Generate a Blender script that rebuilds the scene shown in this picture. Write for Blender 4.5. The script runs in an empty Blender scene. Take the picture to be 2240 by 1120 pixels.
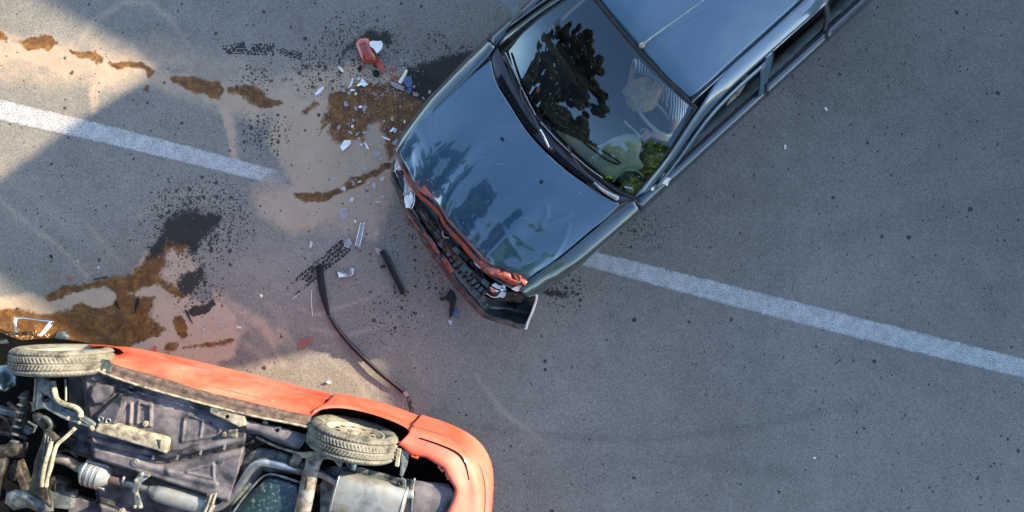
import bpy, math, random
import numpy as np
from mathutils import Vector as V
random.seed(7); RNG = np.random.RandomState(11)
S = bpy.context.scene
COL = S.collection
# ------------------------------------------------------------------ camera, sky, sun, exposure
H = 6.27; FPX = 1600.0                      # camera height (m), focal length in photograph pixels
cd = bpy.data.cameras.new('camera'); cam = bpy.data.objects.new('camera', cd); COL.objects.link(cam)
cam.location = (0, 0, H); cd.sensor_width = 36; cd.lens = 36 * FPX / 2240; cd.clip_end = 500; cd.clip_start = 0.05
S.camera = cam
SUN_EL = math.radians(24); SUN_AZ = math.atan2(0.40, 0.92)       # towards the sun, from +x
sunv = V((math.cos(SUN_EL)*math.cos(SUN_AZ), math.cos(SUN_EL)*math.sin(SUN_AZ), math.sin(SUN_EL)))
w = bpy.data.worlds.new('World'); S.world = w; w.use_nodes = True
nt = w.node_tree; bg = nt.nodes['Background']
sk = nt.nodes.new('ShaderNodeTexSky'); sk.sky_type = 'NISHITA'; sk.sun_disc = False
sk.sun_elevation = SUN_EL; sk.sun_rotation = math.pi/2 - SUN_AZ
sk.air_density = 1.0; sk.dust_density = 0.7; sk.ozone_density = 1.6
nt.links.new(sk.outputs[0], bg.inputs[0]); bg.inputs[1].default_value = 0.15
sl = bpy.data.lights.new('sun', 'SUN'); sun = bpy.data.objects.new('sun', sl); COL.objects.link(sun)
sl.energy = 4.3; sl.angle = math.radians(0.5); sl.color = (1.0, 0.84, 0.60)
sun.rotation_euler = sunv.to_track_quat('Z', 'Y').to_euler(); sun.location = (0, 0, 20)
S.view_settings.view_transform = 'Standard'; S.view_settings.look = 'None'; S.view_settings.gamma = 1
S.view_settings.use_curve_mapping = False; S.view_settings.exposure = 2.1
S.render.engine = 'CYCLES'

# ------------------------------------------------------------------ helpers
def W(px, py, h=0.0):
    k = (H - h) / FPX
    return V(((px - 1120) * k, (560 - py) * k, h))
def WL(pts, dz=0): return [W(p[0], p[1], p[2] + dz) for p in pts]
D = V((0.743, 0.669, 0)).normalized(); P = V((0.669, -0.743, 0)).normalized(); C0 = V((0.316, 0.906, 0))
def C(u, v, z): return C0 + D*u + P*v + V((0, 0, z))       # blue car: u rearwards, v to its left side, z up
R_ = V((0.967, -0.253, 0)).normalized(); N_ = V((0.253, 0.967, 0)).normalized()
def RC(s, t, h): return R_*s + N_*t + V((0, 0, h))         # red car: s towards its tail, t outwards, h up

def wloc(o):
    p = V((0, 0, 0))
    while o is not None: p += o.location; o = o.parent
    return p
def obj(name, verts, faces, m, parent=None, smooth=False, solid=0, bevel=0, sub=0, loc=None):
    verts = [V(v) for v in verts]
    if parent is not None: off = wloc(parent)
    else: off = V(loc) if loc is not None else (sum(verts, V((0,0,0))) / len(verts))
    me = bpy.data.meshes.new(name); me.from_pydata([tuple(v - off) for v in verts], [], faces); me.update()
    if smooth: me.polygons.foreach_set('use_smooth', [True]*len(me.polygons))
    for mm in (m if isinstance(m, (list, tuple)) else [m]): me.materials.append(mm)
    o = bpy.data.objects.new(name, me); COL.objects.link(o)
    if parent is not None: o.parent = parent
    else: o.location = off
    if solid: md = o.modifiers.new('s', 'SOLIDIFY'); md.thickness = solid; md.offset = -1
    if bevel: md = o.modifiers.new('b', 'BEVEL'); md.width = bevel; md.segments = 2; md.limit_method = 'ANGLE'
    if sub: md = o.modifiers.new('ss', 'SUBSURF'); md.levels = sub; md.render_levels = sub
    return o
def tag(o, label=None, cat=None, group=None, kind=None):
    if label: o['label'] = label
    if cat: o['category'] = cat
    if group: o['group'] = group
    if kind: o['kind'] = kind
    return o
def empty(name, loc, label, cat, group=None):
    o = bpy.data.objects.new(name, None); COL.objects.link(o); o.location = loc; o.empty_display_size = .1
    return tag(o, label, cat, group)
def cr(pts, n):                                             # Catmull-Rom resample, uniform in length
    pts = [np.array(p, float) for p in pts]
    if len(pts) == 2: return [V(pts[0]*(1-t) + pts[1]*t) for t in np.linspace(0, 1, n)]
    q = [2*pts[0]-pts[1]] + pts + [2*pts[-1]-pts[-2]]; out = []
    for i in range(1, len(q)-2):
        for t in np.linspace(0, 1, 12, endpoint=False):
            a, b, c, d = q[i-1:i+3]
            out.append(.5*((2*b)+(-a+c)*t+(2*a-5*b+4*c-d)*t*t+(-a+3*b-3*c+d)*t**3))
    out.append(pts[-1]); out = np.array(out)
    L = np.r_[0, np.cumsum(np.linalg.norm(np.diff(out, axis=0), axis=1))]
    T = np.linspace(0, L[-1], n)
    return [V((np.interp(t, L, out[:, 0]), np.interp(t, L, out[:, 1]), np.interp(t, L, out[:, 2]))) for t in T]
def grid_faces(n, m, off=0, flip=False):                    # n rows of m verts
    f = []
    for i in range(n-1):
        for j in range(m-1):
            a = off+i*m+j; q = (a, a+1, a+m+1, a+m)
            f.append(q[::-1] if flip else q)
    return f
def loft(rows, m, nsub=None):                               # smooth surface through several row curves
    rows = [cr(r, m) for r in rows]
    if nsub:
        cols = [cr([rows[i][j] for i in range(len(rows))], nsub) for j in range(m)]
        rows = [[cols[j][i] for j in range(m)] for i in range(nsub)]
    return rows
def loft_obj(name, rows, m, mat, parent, nsub=None, solid=0, fn=None, smooth=True, flip=False, bevel=0):
    rows = loft(rows, m, nsub); n = len(rows)
    vs = [rows[i][j] for i in range(n) for j in range(m)]
    if fn: vs = [fn(vs[i*m+j], i/(n-1), j/(m-1)) for i in range(n) for j in range(m)]
    return obj(name, vs, grid_faces(n, m, 0, flip), mat, parent, smooth, solid, bevel)
def coons(c0, c1, d0, d1, n, m):                            # c0,c1 along j ; d0 (left), d1 (right) along i
    c0 = cr(c0, m); c1 = cr(c1, m); d0 = cr(d0, n); d1 = cr(d1, n); out = []
    for i in range(n):
        a = i/(n-1); row = []
        for j in range(m):
            b = j/(m-1)
            row.append(c0[j]*(1-a)+c1[j]*a+d0[i]*(1-b)+d1[i]*b-(c0[0]*(1-a)*(1-b)+c0[-1]*(1-a)*b+c1[0]*a*(1-b)+c1[-1]*a*b))
        out.append(row)
    return out
def tube(name, pts, r, m, parent=None, seg=10, n=None, smooth=True, radii=None, loc=None, flat=1.0, closed=False):
    pts = [V(p) for p in pts]
    if n: pts = cr(pts, n)
    k = len(pts); vs = []; up = V((0, 0, 1))
    for i, p in enumerate(pts):
        t = (pts[min(i+1, k-1)] - pts[max(i-1, 0)]).normalized()
        a = t.cross(up)
        if a.length < 1e-3: a = t.cross(V((1, 0, 0)))
        a.normalize(); b = a.cross(t).normalized()
        rr = r if radii is None else float(np.interp(i/(k-1), np.linspace(0, 1, len(radii)), radii))
        for s in range(seg):
            an = 2*math.pi*s/seg; vs.append(p + a*math.cos(an)*rr + b*math.sin(an)*rr*flat)
    f = [(i*seg+s, i*seg+(s+1) % seg, (i+1)*seg+(s+1) % seg, (i+1)*seg+s) for i in range(k-1) for s in range(seg)]
    f += [tuple(range(seg))[::-1], tuple((k-1)*seg+s for s in range(seg))]
    o = obj(name, vs, f, m, parent, smooth, loc=loc)
    return o
def revolve(name, prof, c, axis, seg, m, parent, smooth=True, rf=None, close=False, loc=None):
    axis = V(axis).normalized(); a = axis.cross(V((0, 0, 1)))
    if a.length < 1e-3: a = V((1, 0, 0))
    a.normalize(); b = axis.cross(a).normalized(); vs = []; k = len(prof)
    for s in range(seg):
        an = 2*math.pi*s/seg
        for (x, r) in prof:
            rr = r if rf is None else rf(x, r, an)
            vs.append(V(c) + axis*x + (a*math.cos(an)+b*math.sin(an))*rr)
    f = []
    for s in range(seg):
        s2 = (s+1) % seg
        for i in range(k-1): f.append((s*k+i, s2*k+i, s2*k+i+1, s*k+i+1))
        if close: f.append((s*k+k-1, s2*k+k-1, s2*k, s*k))
    return obj(name, vs, f, m, parent, smooth, loc=loc)
def prism(name, poly, th, m, parent=None, bevel=0, smooth=False, loc=None, mats=None):
    """top outline as 3D points, extruded down by th"""
    poly = [V(p) for p in poly]; n = len(poly)
    vs = poly + [p - V((0, 0, th)) for p in poly]
    nrm = sum(((poly[i]).cross(poly[(i+1) % n]) for i in range(n)), V((0, 0, 0)))
    f = [tuple(range(n)), tuple(range(2*n-1, n-1, -1))] + [(i, i+n, (i+1) % n+n, (i+1) % n) for i in range(n)]
    if nrm.z < 0: f = [q[::-1] for q in f]
    return obj(name, vs, f, m, parent, smooth, bevel=bevel, loc=loc)
def px_prism(name, pts, h, th, m, parent=None, bevel=0):
    return prism(name, [W(p[0], p[1], p[2] if len(p) > 2 else h) for p in pts], th, m, parent, bevel)
def box(name, c, ax, sx, sy, sz, m, parent=None, bevel=0, loc=None, tilt=0):
    ax = V(ax); ax.z = 0; ax.normalize(); ay = V((-ax.y, ax.x, 0)); az = V((0, 0, 1))
    if tilt: ax = ax*math.cos(tilt)+az*math.sin(tilt); az = ax.cross(ay)
    vs = [V(c)+ax*sx*i/2+ay*sy*j/2+az*sz*k/2 for i in (-1, 1) for j in (-1, 1) for k in (-1, 1)]
    f = [(0, 1, 3, 2), (4, 6, 7, 5), (0, 4, 5, 1), (2, 3, 7, 6), (0, 2, 6, 4), (1, 5, 7, 3)]
    return obj(name, vs, f, m, parent, False, bevel=bevel, loc=loc)

# numpy noise
def vnoise(x, y, seed=0):
    r = np.random.RandomState(seed).rand(256, 256)
    xi = np.floor(x).astype(int); yi = np.floor(y).astype(int); fx = x-xi; fy = y-yi
    fx = fx*fx*(3-2*fx); fy = fy*fy*(3-2*fy)
    g = lambda i, j: r[i % 256, j % 256]
    return (g(xi, yi)*(1-fx)+g(xi+1, yi)*fx)*(1-fy)+(g(xi, yi+1)*(1-fx)+g(xi+1, yi+1)*fx)*fy
def fbm(x, y, s, seed=0, o=4):
    v = 0; a = 1; t = 0
    for k in range(o): v = v+a*vnoise(x/s*2**k+17*k, y/s*2**k+31*k, seed+k); t += a; a *= .55
    return v/t
def sstep(a, b, x): t = np.clip((x-a)/(b-a+1e-12), 0, 1); return t*t*(3-2*t)
def pline(X, Y, pts):                                       # distance to polyline (and interpolated 3rd value)
    best = np.full(X.shape, 1e9); val = np.ones(X.shape)
    for a, b in zip(pts[:-1], pts[1:]):
        dx, dy = b[0]-a[0], b[1]-a[1]; t = np.clip(((X-a[0])*dx+(Y-a[1])*dy)/(dx*dx+dy*dy+1e-9), 0, 1)
        d = np.hypot(X-a[0]-t*dx, Y-a[1]-t*dy); m = d < best; best = np.where(m, d, best)
        if len(a) > 2: val = np.where(m, a[2]+(b[2]-a[2])*t, val)
    return best, val
def psdf(X, Y, poly):                                       # signed distance, inside negative
    d = np.full(X.shape, 1e9); ins = np.zeros(X.shape, bool); n = len(poly)
    for i in range(n):
        a = poly[i]; b = poly[(i+1) % n]
        dd, _ = pline(X, Y, [a[:2], b[:2]]); d = np.minimum(d, dd)
        c = ((a[1] > Y) != (b[1] > Y)) & (X < (b[0]-a[0])*(Y-a[1])/(b[1]-a[1]+1e-9)+a[0]); ins ^= c
    return np.where(ins, -d, d)

# ------------------------------------------------------------------ materials
def newmat(name):
    m = bpy.data.materials.new(name); m.use_nodes = True
    return m, m.node_tree, m.node_tree.nodes['Principled BSDF']
def rgb(c): return (c[0], c[1], c[2], 1)
def nnoise(t, scale, detail=4, rough=.6, dist=0, co=None, dim=None):
    n = t.nodes.new('ShaderNodeTexNoise'); n.inputs['Scale'].default_value = scale; n.inputs['Detail'].default_value = detail
    n.inputs['Roughness'].default_value = rough; n.inputs['Distortion'].default_value = dist
    if co is None: co = t.nodes.new('ShaderNodeTexCoord').outputs['Object']
    t.links.new(co, n.inputs['Vector']); return n.outputs['Fac']
def ramp(t, fac, stops):
    r = t.nodes.new('ShaderNodeValToRGB'); e = r.color_ramp.elements
    while len(e) < len(stops): e.new(.5)
    for k, (p, c) in enumerate(stops): e[k].position = p; e[k].color = rgb(c) if hasattr(c, '__len__') else (c, c, c, 1)
    t.links.new(fac, r.inputs[0]); return r.outputs[0]
def mix(t, fac, a, b, mode='MIX'):
    n = t.nodes.new('ShaderNodeMix'); n.data_type = 'RGBA'; n.blend_type = mode
    for si, v in ((0, fac), (6, a), (7, b)):
        sock = n.inputs[si]
        if isinstance(v, (int, float)): sock.default_value = v if si == 0 else (v, v, v, 1)
        elif isinstance(v, tuple): sock.default_value = rgb(v)
        else: t.links.new(v, sock)
    return n.outputs[2]
def mth(t, op, a, b=0., clamp=False):
    n = t.nodes.new('ShaderNodeMath'); n.operation = op; n.use_clamp = clamp
    for s, v in ((n.inputs[0], a), (n.inputs[1], b)):
        if isinstance(v, (int, float)): s.default_value = v
        else: t.links.new(v, s)
    return n.outputs[0]
def bump(t, b, h, strength=.3, dist=.01, prev=None):
    n = t.nodes.new('ShaderNodeBump'); n.inputs['Strength'].default_value = strength; n.inputs['Distance'].default_value = dist
    t.links.new(h, n.inputs['Height'])
    if prev is not None: t.links.new(prev, n.inputs['Normal'])
    t.links.new(n.outputs[0], b.inputs['Normal']); return n.outputs[0]
def M(name, c1, c2=None, c3=None, scale=20, rough=.5, metal=0, coat=0, bmp=0, bscale=60, lo=.38, hi=.62, r2=None, spec=None):
    m, t, b = newmat(name)
    b.inputs['Roughness'].default_value = rough; b.inputs['Metallic'].default_value = metal
    b.inputs['Coat Weight'].default_value = coat; b.inputs['Coat Roughness'].default_value = .04
    if spec is not None: b.inputs['Specular IOR Level'].default_value = spec
    if c2 is None: b.inputs['Base Color'].default_value = rgb(c1)
    else:
        n = nnoise(t, scale, 6, .65, .3)
        st = [(lo, c1), (hi, c2)] if c3 is None else [(lo, c1), ((lo+hi)/2, c2), (hi+.06, c3)]
        t.links.new(ramp(t, n, st), b.inputs['Base Color'])
        if r2 is not None: t.links.new(ramp(t, n, [(lo, rough), (hi, r2)]), b.inputs['Roughness'])
    if bmp: bump(t, b, nnoise(t, bscale, 4), bmp, .004)
    return m

def paint(name, base, dust, scr=.5, rough=.32, coat=1.0, metal=.4, dustamt=.5, cior=1.5, rot=.9):
    m, t, b = newmat(name)
    co = t.nodes.new('ShaderNodeTexCoord').outputs['Object']
    big = nnoise(t, 1.6, 5, .6, .6, co); fine = nnoise(t, 160, 3, .7, 0, co); spk = nnoise(t, 55, 2, .5, 0, co)
    d = mth(t, 'MULTIPLY', ramp(t, big, [(.40, 0.), (.72, 1.)]), ramp(t, fine, [(.3, .4), (.7, 1.)]))
    sp = ramp(t, spk, [(.735, 0.), (.77, 1.)])
    # scratches : two stretched noises
    mp = t.nodes.new('ShaderNodeMapping'); mp.inputs['Rotation'].default_value = (0, 0, rot); mp.inputs['Scale'].default_value = (1, 22, 22)
    t.links.new(co, mp.inputs[0]); s1 = ramp(t, nnoise(t, 7, 2, .5, .5, mp.outputs[0]), [(.70, 0.), (.73, 1.)])
    s1 = mth(t, 'MULTIPLY', s1, ramp(t, nnoise(t, 4, 2, .5, 0, co), [(.5, 0.), (.6, 1.)]))
    k = mth(t, 'ADD', mth(t, 'MULTIPLY', d, dustamt*.5), mth(t, 'ADD', mth(t, 'MULTIPLY', sp, .35*scr), mth(t, 'MULTIPLY', s1, .3*scr)), True)
    t.links.new(mix(t, k, base, dust), b.inputs['Base Color'])
    t.links.new(mth(t, 'ADD', mth(t, 'MULTIPLY', k, .4), rough, True), b.inputs['Roughness'])
    b.inputs['Metallic'].default_value = metal
    b.inputs['Coat Weight'].default_value = coat; b.inputs['Coat IOR'].default_value = cior
    t.links.new(mth(t, 'ADD', mth(t, 'MULTIPLY', k, .5), .03), b.inputs['Coat Roughness'])
    bump(t, b, nnoise(t, 3.5, 2, .5, 0, co), .25, .012)
    return m
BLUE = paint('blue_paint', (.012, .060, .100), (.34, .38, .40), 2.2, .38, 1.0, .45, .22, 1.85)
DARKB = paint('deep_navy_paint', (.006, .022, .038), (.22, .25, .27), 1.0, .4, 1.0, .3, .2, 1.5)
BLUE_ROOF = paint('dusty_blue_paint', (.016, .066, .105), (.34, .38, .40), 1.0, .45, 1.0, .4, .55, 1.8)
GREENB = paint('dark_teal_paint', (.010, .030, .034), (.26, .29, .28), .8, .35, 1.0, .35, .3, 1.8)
ORANGE = paint('faded_red_paint', (.46, .036, .011), (.52, .25, .17), 2.6, .42, .5, .0, 1.7, rot=-.255)
PINKRED = paint('chalky_red_paint', (.46, .062, .028), (.52, .26, .19), 2.0, .5, .35, .0, 1.1, rot=-.5)
RUSTRED = M('torn_red_metal', (.06, .012, .008), (.25, .036, .011), (.018, .035, .042), 9, .42, 0, .5, .2, 30)
BLACK = M('black_plastic', (.004, .0045, .005), (.012, .013, .014), None, 30, .5, 0, 0, .1, 80, spec=.22)
DARKV = M('dark_cavity', (.003, .003, .003), (.007, .007, .007), None, 12, .9, spec=.05)
TRIM = M('grey_black_trim', (.018, .022, .026), (.036, .041, .047), None, 9, .42, 0, 0, .1, 120)
RUB = M('rubber_seal', (.008, .008, .009), (.02, .02, .02), None, 40, .55, spec=.3)
CHROME = M('chrome', (.75, .76, .78), None, None, 5, .12, 1.0)
SILV = M('dull_silver', (.26, .27, .27), (.42, .42, .40), None, 18, .38, .85, 0, .1, 60)
WHITE = M('white_plastic', (.62, .62, .58), (.78, .78, .74), None, 8, .35)
CREAM = M('cream_plastic', (.60, .56, .44), (.72, .70, .60), None, 12, .5, 0, 0, .1, 50)
STEELG = M('galvanised_grimy', (.035, .042, .044), (.09, .105, .105), (.20, .215, .20), 11, .5, .3, 0, .25, 45)
GRIME = M('underbody_purple_grime', (.012, .015, .018), (.082, .076, .086), (.20, .175, .175), 5, .62, .1, 0, .35, 55, .36, .64, spec=.3)
GRIMED = M('dark_grime', (.008, .008, .008), (.03, .027, .021), (.10, .082, .056), 15, .6, .1, 0, .4, 40, .42, .66, spec=.25)
DUSTM = M('dust_caked_metal', (.05, .044, .034), (.17, .15, .105), (.32, .29, .21), 16, .8, 0, 0, .5, 50, .36, .6)
RUSTM = M('rusty_beam', (.05, .024, .012), (.13, .105, .075), (.24, .23, .21), 13, .6, .2, 0, .3, 50, .36, .58)
TYRE = M('dusty_tyre', (.028, .026, .022), (.10, .095, .076), (.17, .16, .125), 9, .85, 0, 0, .25, 90, .34, .6)
RIMD = M('dusty_rim', (.08, .074, .06), (.20, .185, .15), (.31, .29, .235), 7, .7, .2, 0, .3, 60, .36, .62)
SILL = M('stone_guard_sill', (.022, .017, .014), (.062, .042, .034), (.13, .085, .065), 22, .8, 0, 0, .9, 220, .36, .62)
TANK = M('fuel_tank_dark', (.008, .022, .026), (.02, .04, .043), (.30, .30, .26), 40, .35, .0, .3, .1, 60, .45, .72)
ALU = M('muffler_metal', (.14, .15, .145), (.27, .28, .265), (.20, .16, .11), 5, .48, .55, 0, .15, 30, .35, .68)
TREADRED = M('red_plastic_lens', (.24, .020, .008), (.36, .045, .012), None, 9, .25, 0, .8, .25, 14)
BROWNED = M('scraped_bumper', (.008, .009, .009), (.035, .026, .022), (.13, .055, .038), 14, .5, 0, .2, .3, 50, .45, .66)
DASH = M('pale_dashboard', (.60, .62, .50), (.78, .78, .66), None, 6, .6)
CABIN = M('dark_cabin_cloth', (.006, .006, .007), (.012, .012, .014), None, 40, .9)
DOORIN = M('door_lining', (.05, .07, .07), (.10, .13, .125), None, 8, .7)
SKIN = M('skin', (.52, .30, .21), (.60, .36, .26), None, 10, .5)
LEAFG = M('green_leaf', (.05, .12, .02), None, None, 5, .6)

def glass(name, tint=(.55, .6, .6), ior=1.5, tr=.85):
    m, t, b = newmat(name); out = t.nodes['Material Output']
    t.nodes.remove(b)
    tb = t.nodes.new('ShaderNodeBsdfTransparent'); tb.inputs[0].default_value = rgb(tint)
    gb = t.nodes.new('ShaderNodeBsdfGlossy'); gb.inputs['Roughness'].default_value = .01; gb.inputs[0].default_value = (.80, .95, 1.0, 1)
    fr = t.nodes.new('ShaderNodeFresnel'); fr.inputs[0].default_value = ior
    mx = t.nodes.new('ShaderNodeMixShader'); t.links.new(fr.outputs[0], mx.inputs[0])
    t.links.new(tb.outputs[0], mx.inputs[1]); t.links.new(gb.outputs[0], mx.inputs[2])
    df = t.nodes.new('ShaderNodeBsdfDiffuse'); df.inputs[0].default_value = (.5, .5, .5, 1)
    n = ramp(t, nnoise(t, 9, 6, .7, .5), [(.5, .0), (.9, .02)])
    m2 = t.nodes.new('ShaderNodeMixShader'); t.links.new(n, m2.inputs[0])
    t.links.new(mx.outputs[0], m2.inputs[1]); t.links.new(df.outputs[0], m2.inputs[2])
    t.links.new(m2.outputs[0], out.inputs[0]); return m
GLASS = glass('windscreen_glass', (.78, .84, .82), 1.9)
GLASSD = glass('tinted_glass', (.30, .34, .36), 1.5)
def shardmat(name, col, alpha):
    m, t, b = newmat(name); b.inputs['Base Color'].default_value = rgb(col); b.inputs['Roughness'].default_value = .12
    b.inputs['Alpha'].default_value = alpha; return m
SHARD = shardmat('clear_shard', (.42, .42, .41), .38); SHARDW = shardmat('frosted_shard', (.55, .56, .55), .72)
BLUEP = M('blue_plastic', (.03, .05, .12), (.06, .09, .18), None, 20, .3, 0, .5)

# ------------------------------------------------------------------ the road
def make_road():
    x0, x1, y0, y1 = -4.75, 4.75, -2.6, 2.6; st = .0105
    xs = np.concatenate([[-90, -40, -15, -8, -5.5], np.arange(x0, x1, st), [5.5, 8, 15, 40, 90]])
    ys = np.concatenate([[-90, -40, -15, -8, -4], np.arange(y0, y1, st), [4, 8, 15, 40, 90]])
    X, Y = np.meshgrid(xs, ys); n, m = X.shape
    px = X*FPX/H+1120; py = 560-Y*FPX/H
    w1 = fbm(px, py, 60, 1)-.5; w2 = fbm(px, py, 60, 9)-.5; f1 = fbm(px, py, 14, 21, 3)-.5; f2 = fbm(px, py, 14, 31, 3)-.5
    wx = px+w1*34+f1*10; wy = py+w2*34+f2*10            # warped coordinates
    big = fbm(px, py, 120, 41, 5); med = fbm(px, py, 26, 51, 4); fine = fbm(px, py, 7, 61, 3)
    sand = np.zeros(X.shape); brown = np.zeros(X.shape); oil = np.zeros(X.shape); dust = np.zeros(X.shape)
    def P_(arr, poly, soft, amp=1.): v = amp*(1-sstep(-soft, soft, psdf(wx, wy, poly))); return np.maximum(arr, v)
    def L_(arr, pts, soft, amp=1., warp=1.):
        d, wv = pline(px+(wx-px)*warp, py+(wy-py)*warp, pts); return np.maximum(arr, amp*(1-sstep(wv-soft, wv+soft, d)))
    # tan sand
    sand = L_(sand, [(-60,95,28),(60,110,34),(170,150,34),(300,150,26),(420,190,28),(560,230,30),(650,215,45)], 26, .8)
    sand = L_(sand, [(120,150,40),(300,140,55),(450,170,50),(600,190,60),(700,200,50)], 50, .46)
    sand = L_(sand, [(-60,115,60),(90,130,44),(200,150,30)], 40, .6)
    sand = L_(sand, [(215,180,16),(208,205,13),(214,240,10)], 7, .75)
    sand = L_(sand, [(478,225,10),(500,270,12),(515,345,6)], 6, .7)
    sand = P_(sand, [(590,190),(690,150),(800,140),(910,170),(930,260),(870,340),(850,440),(820,520),(740,480),(640,505),(572,470),(560,430),(640,410),(620,375),(590,310)], 26, .95)
    sand = L_(sand, [(600,430,40),(700,480,34),(800,480,28)], 40, .6)
    sand = P_(sand, [(120,650),(260,620),(330,560),(410,540),(430,600),(420,650),(500,680),(540,730),(500,780),(420,800),(-60,800),(-60,660)], 14, 1)
    sand = L_(sand, [(470,650,10),(530,690,16),(600,740,22)], 20, .5)
    sand = L_(sand, [(330,770,18),(400,785,22),(460,800,15)], 14, .8)
    sand = sand*(.40+1.1*med)*(.70+.65*(big))
    # loose dust trails, plus pale arcs of refracted light painted in
    dust = L_(dust, [(165,110,4),(200,50,7),(265,5,7),(330,8,6),(380,50,4),(430,125,2)], 7, .6, .25)
    dust = L_(dust, [(-20,420,4),(80,505,5),(130,540,4),(190,605,3)], 6, .6, .15)
    dust = L_(dust, [(190,490,4),(235,545,4),(270,575,3)], 7, .4, .15)
    dust = L_(dust, [(-30,370,22),(90,430,18),(150,500,8)], 26, .28, .4)
    dust = L_(dust, [(505,235,8),(520,330,5)], 10, .4, .3)
    dust = L_(dust, [(660,690,3),(750,665,4),(850,620,3),(960,560,3)], 9, .22, .3)  # faint arc of refracted light, painted as pale colour
    dust = L_(dust, [(470,660,4),(540,720,4),(600,790,4)], 8, .3, .3)
    dust = L_(dust, [(900,760,60),(1000,860,50)], 60, .16, 1)
    dust = L_(dust, [(450,560,80),(700,600,90),(900,600,60)], 90, .20, 1)
    dust = L_(dust, [(720,790,3),(780,830,4),(810,890,4)], 6, .35, .1)
    for arc in ([(655,672,2),(690,690,3),(740,672,3),(800,655,2),(850,630,1)], [(680,720,2),(760,735,3),(830,715,2),(870,690,1)], [(560,690,2),(590,740,3),(620,800,2)], [(420,640,2),(460,700,3),(520,760,2)], [(1040,820,2),(1100,900,4),(1180,960,2)]): dust = L_(dust, arc, 9, .8, .2)  # caustics between the cars, put into the ground colour as pale arcs
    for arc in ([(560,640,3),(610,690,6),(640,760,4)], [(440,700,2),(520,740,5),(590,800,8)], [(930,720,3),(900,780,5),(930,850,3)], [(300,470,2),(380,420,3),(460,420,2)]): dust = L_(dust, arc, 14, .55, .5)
    dust = dust*(.35+1.1*med)*(.6+.8*fine)*.85
    # wet brown
    for b in ([(44,84,5),(60,88,17),(92,88,15),(112,100,15),(124,100,5)], [(176,118,7),(200,120,9),(226,130,6)], [(244,134,2),(262,144,11),(300,148,8),(322,162,9),(332,160,3)],
              [(378,172,6),(430,190,20),(478,200,15)], [(508,200,6),(560,212,17),(590,225,13),(622,228,5)], [(-20,75,8),(14,80,8)],
              [(178,128,3),(165,115,3)], [(675,245,5),(700,228,6)], [(638,430,1),(662,434,8),(700,433,11),(750,418,6),(775,402,10),(805,388,6),(850,355,9)],
              [(405,756,2),(450,752,4),(505,748,4)], [(395,702,16),(400,718,14)], [(372,750,9),(380,756,9)], [(315,200,7),(322,185,2)],
              [(112,650,8),(165,633,7),(235,612,9)], [(700,300,0),(712,272,4)]):
        brown = L_(brown, b, 11)
    brown = P_(brown, [(732,196),(771,187),(817,180),(900,154),(960,166),(990,226),(900,283),(862,340),(849,291),(837,269),(806,274),(794,311),(760,314),(734,309),(720,289),(726,277),(709,266),(720,246)], 24)
    brown = P_(brown, [(230,612),(281,597),(319,575),(350,545),(360,520),(410,530),(400,552),(370,560),(375,582),(349,605),(375,620),(410,640),(397,657),(352,628),(330,622),(285,640),(340,655),(322,691),(356,725),(300,744),(250,775),(187,790),(-60,790),(-60,676),(105,687),(150,676),(187,657),(215,655),(245,640),(232,625)], 18)
    brown = np.clip(brown, 0, 1)*(.70+.55*med)
    hole = L_(np.zeros(X.shape), [(195,660,11),(235,652,13),(205,668,8)], 5)
    brown *= 1-.95*hole
    # oil / wet black
    oil = P_(oil, [(398,458),(435,459),(485,470),(475,492),(450,508),(412,549),(394,530),(367,524),(362,556),(337,569),(328,549),(358,511),(364,477)], 26)
    oil = P_(oil, [(405,588),(446,577),(440,610),(420,640),(395,635),(385,615)], 22)
    oil = L_(oil, [(432,672,10),(455,668,9)], 5)
    oil = P_(oil, [(800,66),(850,66),(862,92),(800,90),(770,110),(748,130),(742,112),(770,95)], 26, .9)
    oil = P_(oil, [(940,128),(1000,108),(1060,110),(1010,190),(950,230),(915,215),(890,160)], 26, .95)
    oil = L_(oil, [(1040,150,25),(960,230,16)], 12, .9)
    oil = L_(oil, [(1180,640,10),(1240,648,6)], 14, .8)
    oil = L_(oil, [(880,862,6),(902,895,6)], 12, .7)
    sp0 = None
    sp = vnoise(px/6.5, py/6.5, 77)*.65+vnoise(px/3.2, py/3.2, 78)*.35
    def spat(cx, cy, r, amp):
        d = np.hypot((px-cx), (py-cy)*1.15)/r
        return amp*np.clip(1-d, 0, 1)
    prob = np.maximum.reduce([spat(430,490,140,.75), spat(580,290,70,.5), spat(780,110,120,.5), spat(900,520,60,.3), spat(940,600,60,.25),
                              spat(860,690,90,.15), spat(1240,640,60,.45), spat(430,640,70,.5), spat(560,170,60,.4), spat(1400,500,80,.3), spat(710,150,90,.45), spat(980,160,120,.4)])
    oil = np.maximum(oil, .8*sstep(.90-prob*.45, .95-prob*.45, sp)*np.clip(prob*5, 0, 1))
    prob = np.clip(prob*1.9+.018, 0, 1)
    sp3 = vnoise(px/9, py/9, 97)*.7+vnoise(px/4, py/4, 98)*.3
    oil = np.maximum(oil, sstep(.90, .94, sp3)*.6*np.clip(1.2-sand, 0, 1))
    # tyre prints with a tread pattern
    def tread(arr, a, b, wid, amp, fade):
        dx, dy = b[0]-a[0], b[1]-a[1]; L = math.hypot(dx, dy); s = ((px-a[0])*dx+(py-a[1])*dy)/L; t = ((px-a[0])*-dy+(py-a[1])*dx)/L
        inside = sstep(-3, 2, s)*sstep(-3, 2, L-s)*(1-sstep(wid-2, wid+1, np.abs(t)+f1*6))
        row = np.floor((t+wid)/(wid*2/4)); s = s+f1*9; t = t+f2*7; pat = ((np.mod(s+row*5, 8) > 2.2) & (np.mod(t+wid, wid/2) > 1.8)).astype(float)
        return np.maximum(arr, inside*(.25+.75*pat)*amp*sstep(fade, fade+.18, med+.25*np.clip(s/L, 0, 1)))
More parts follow.
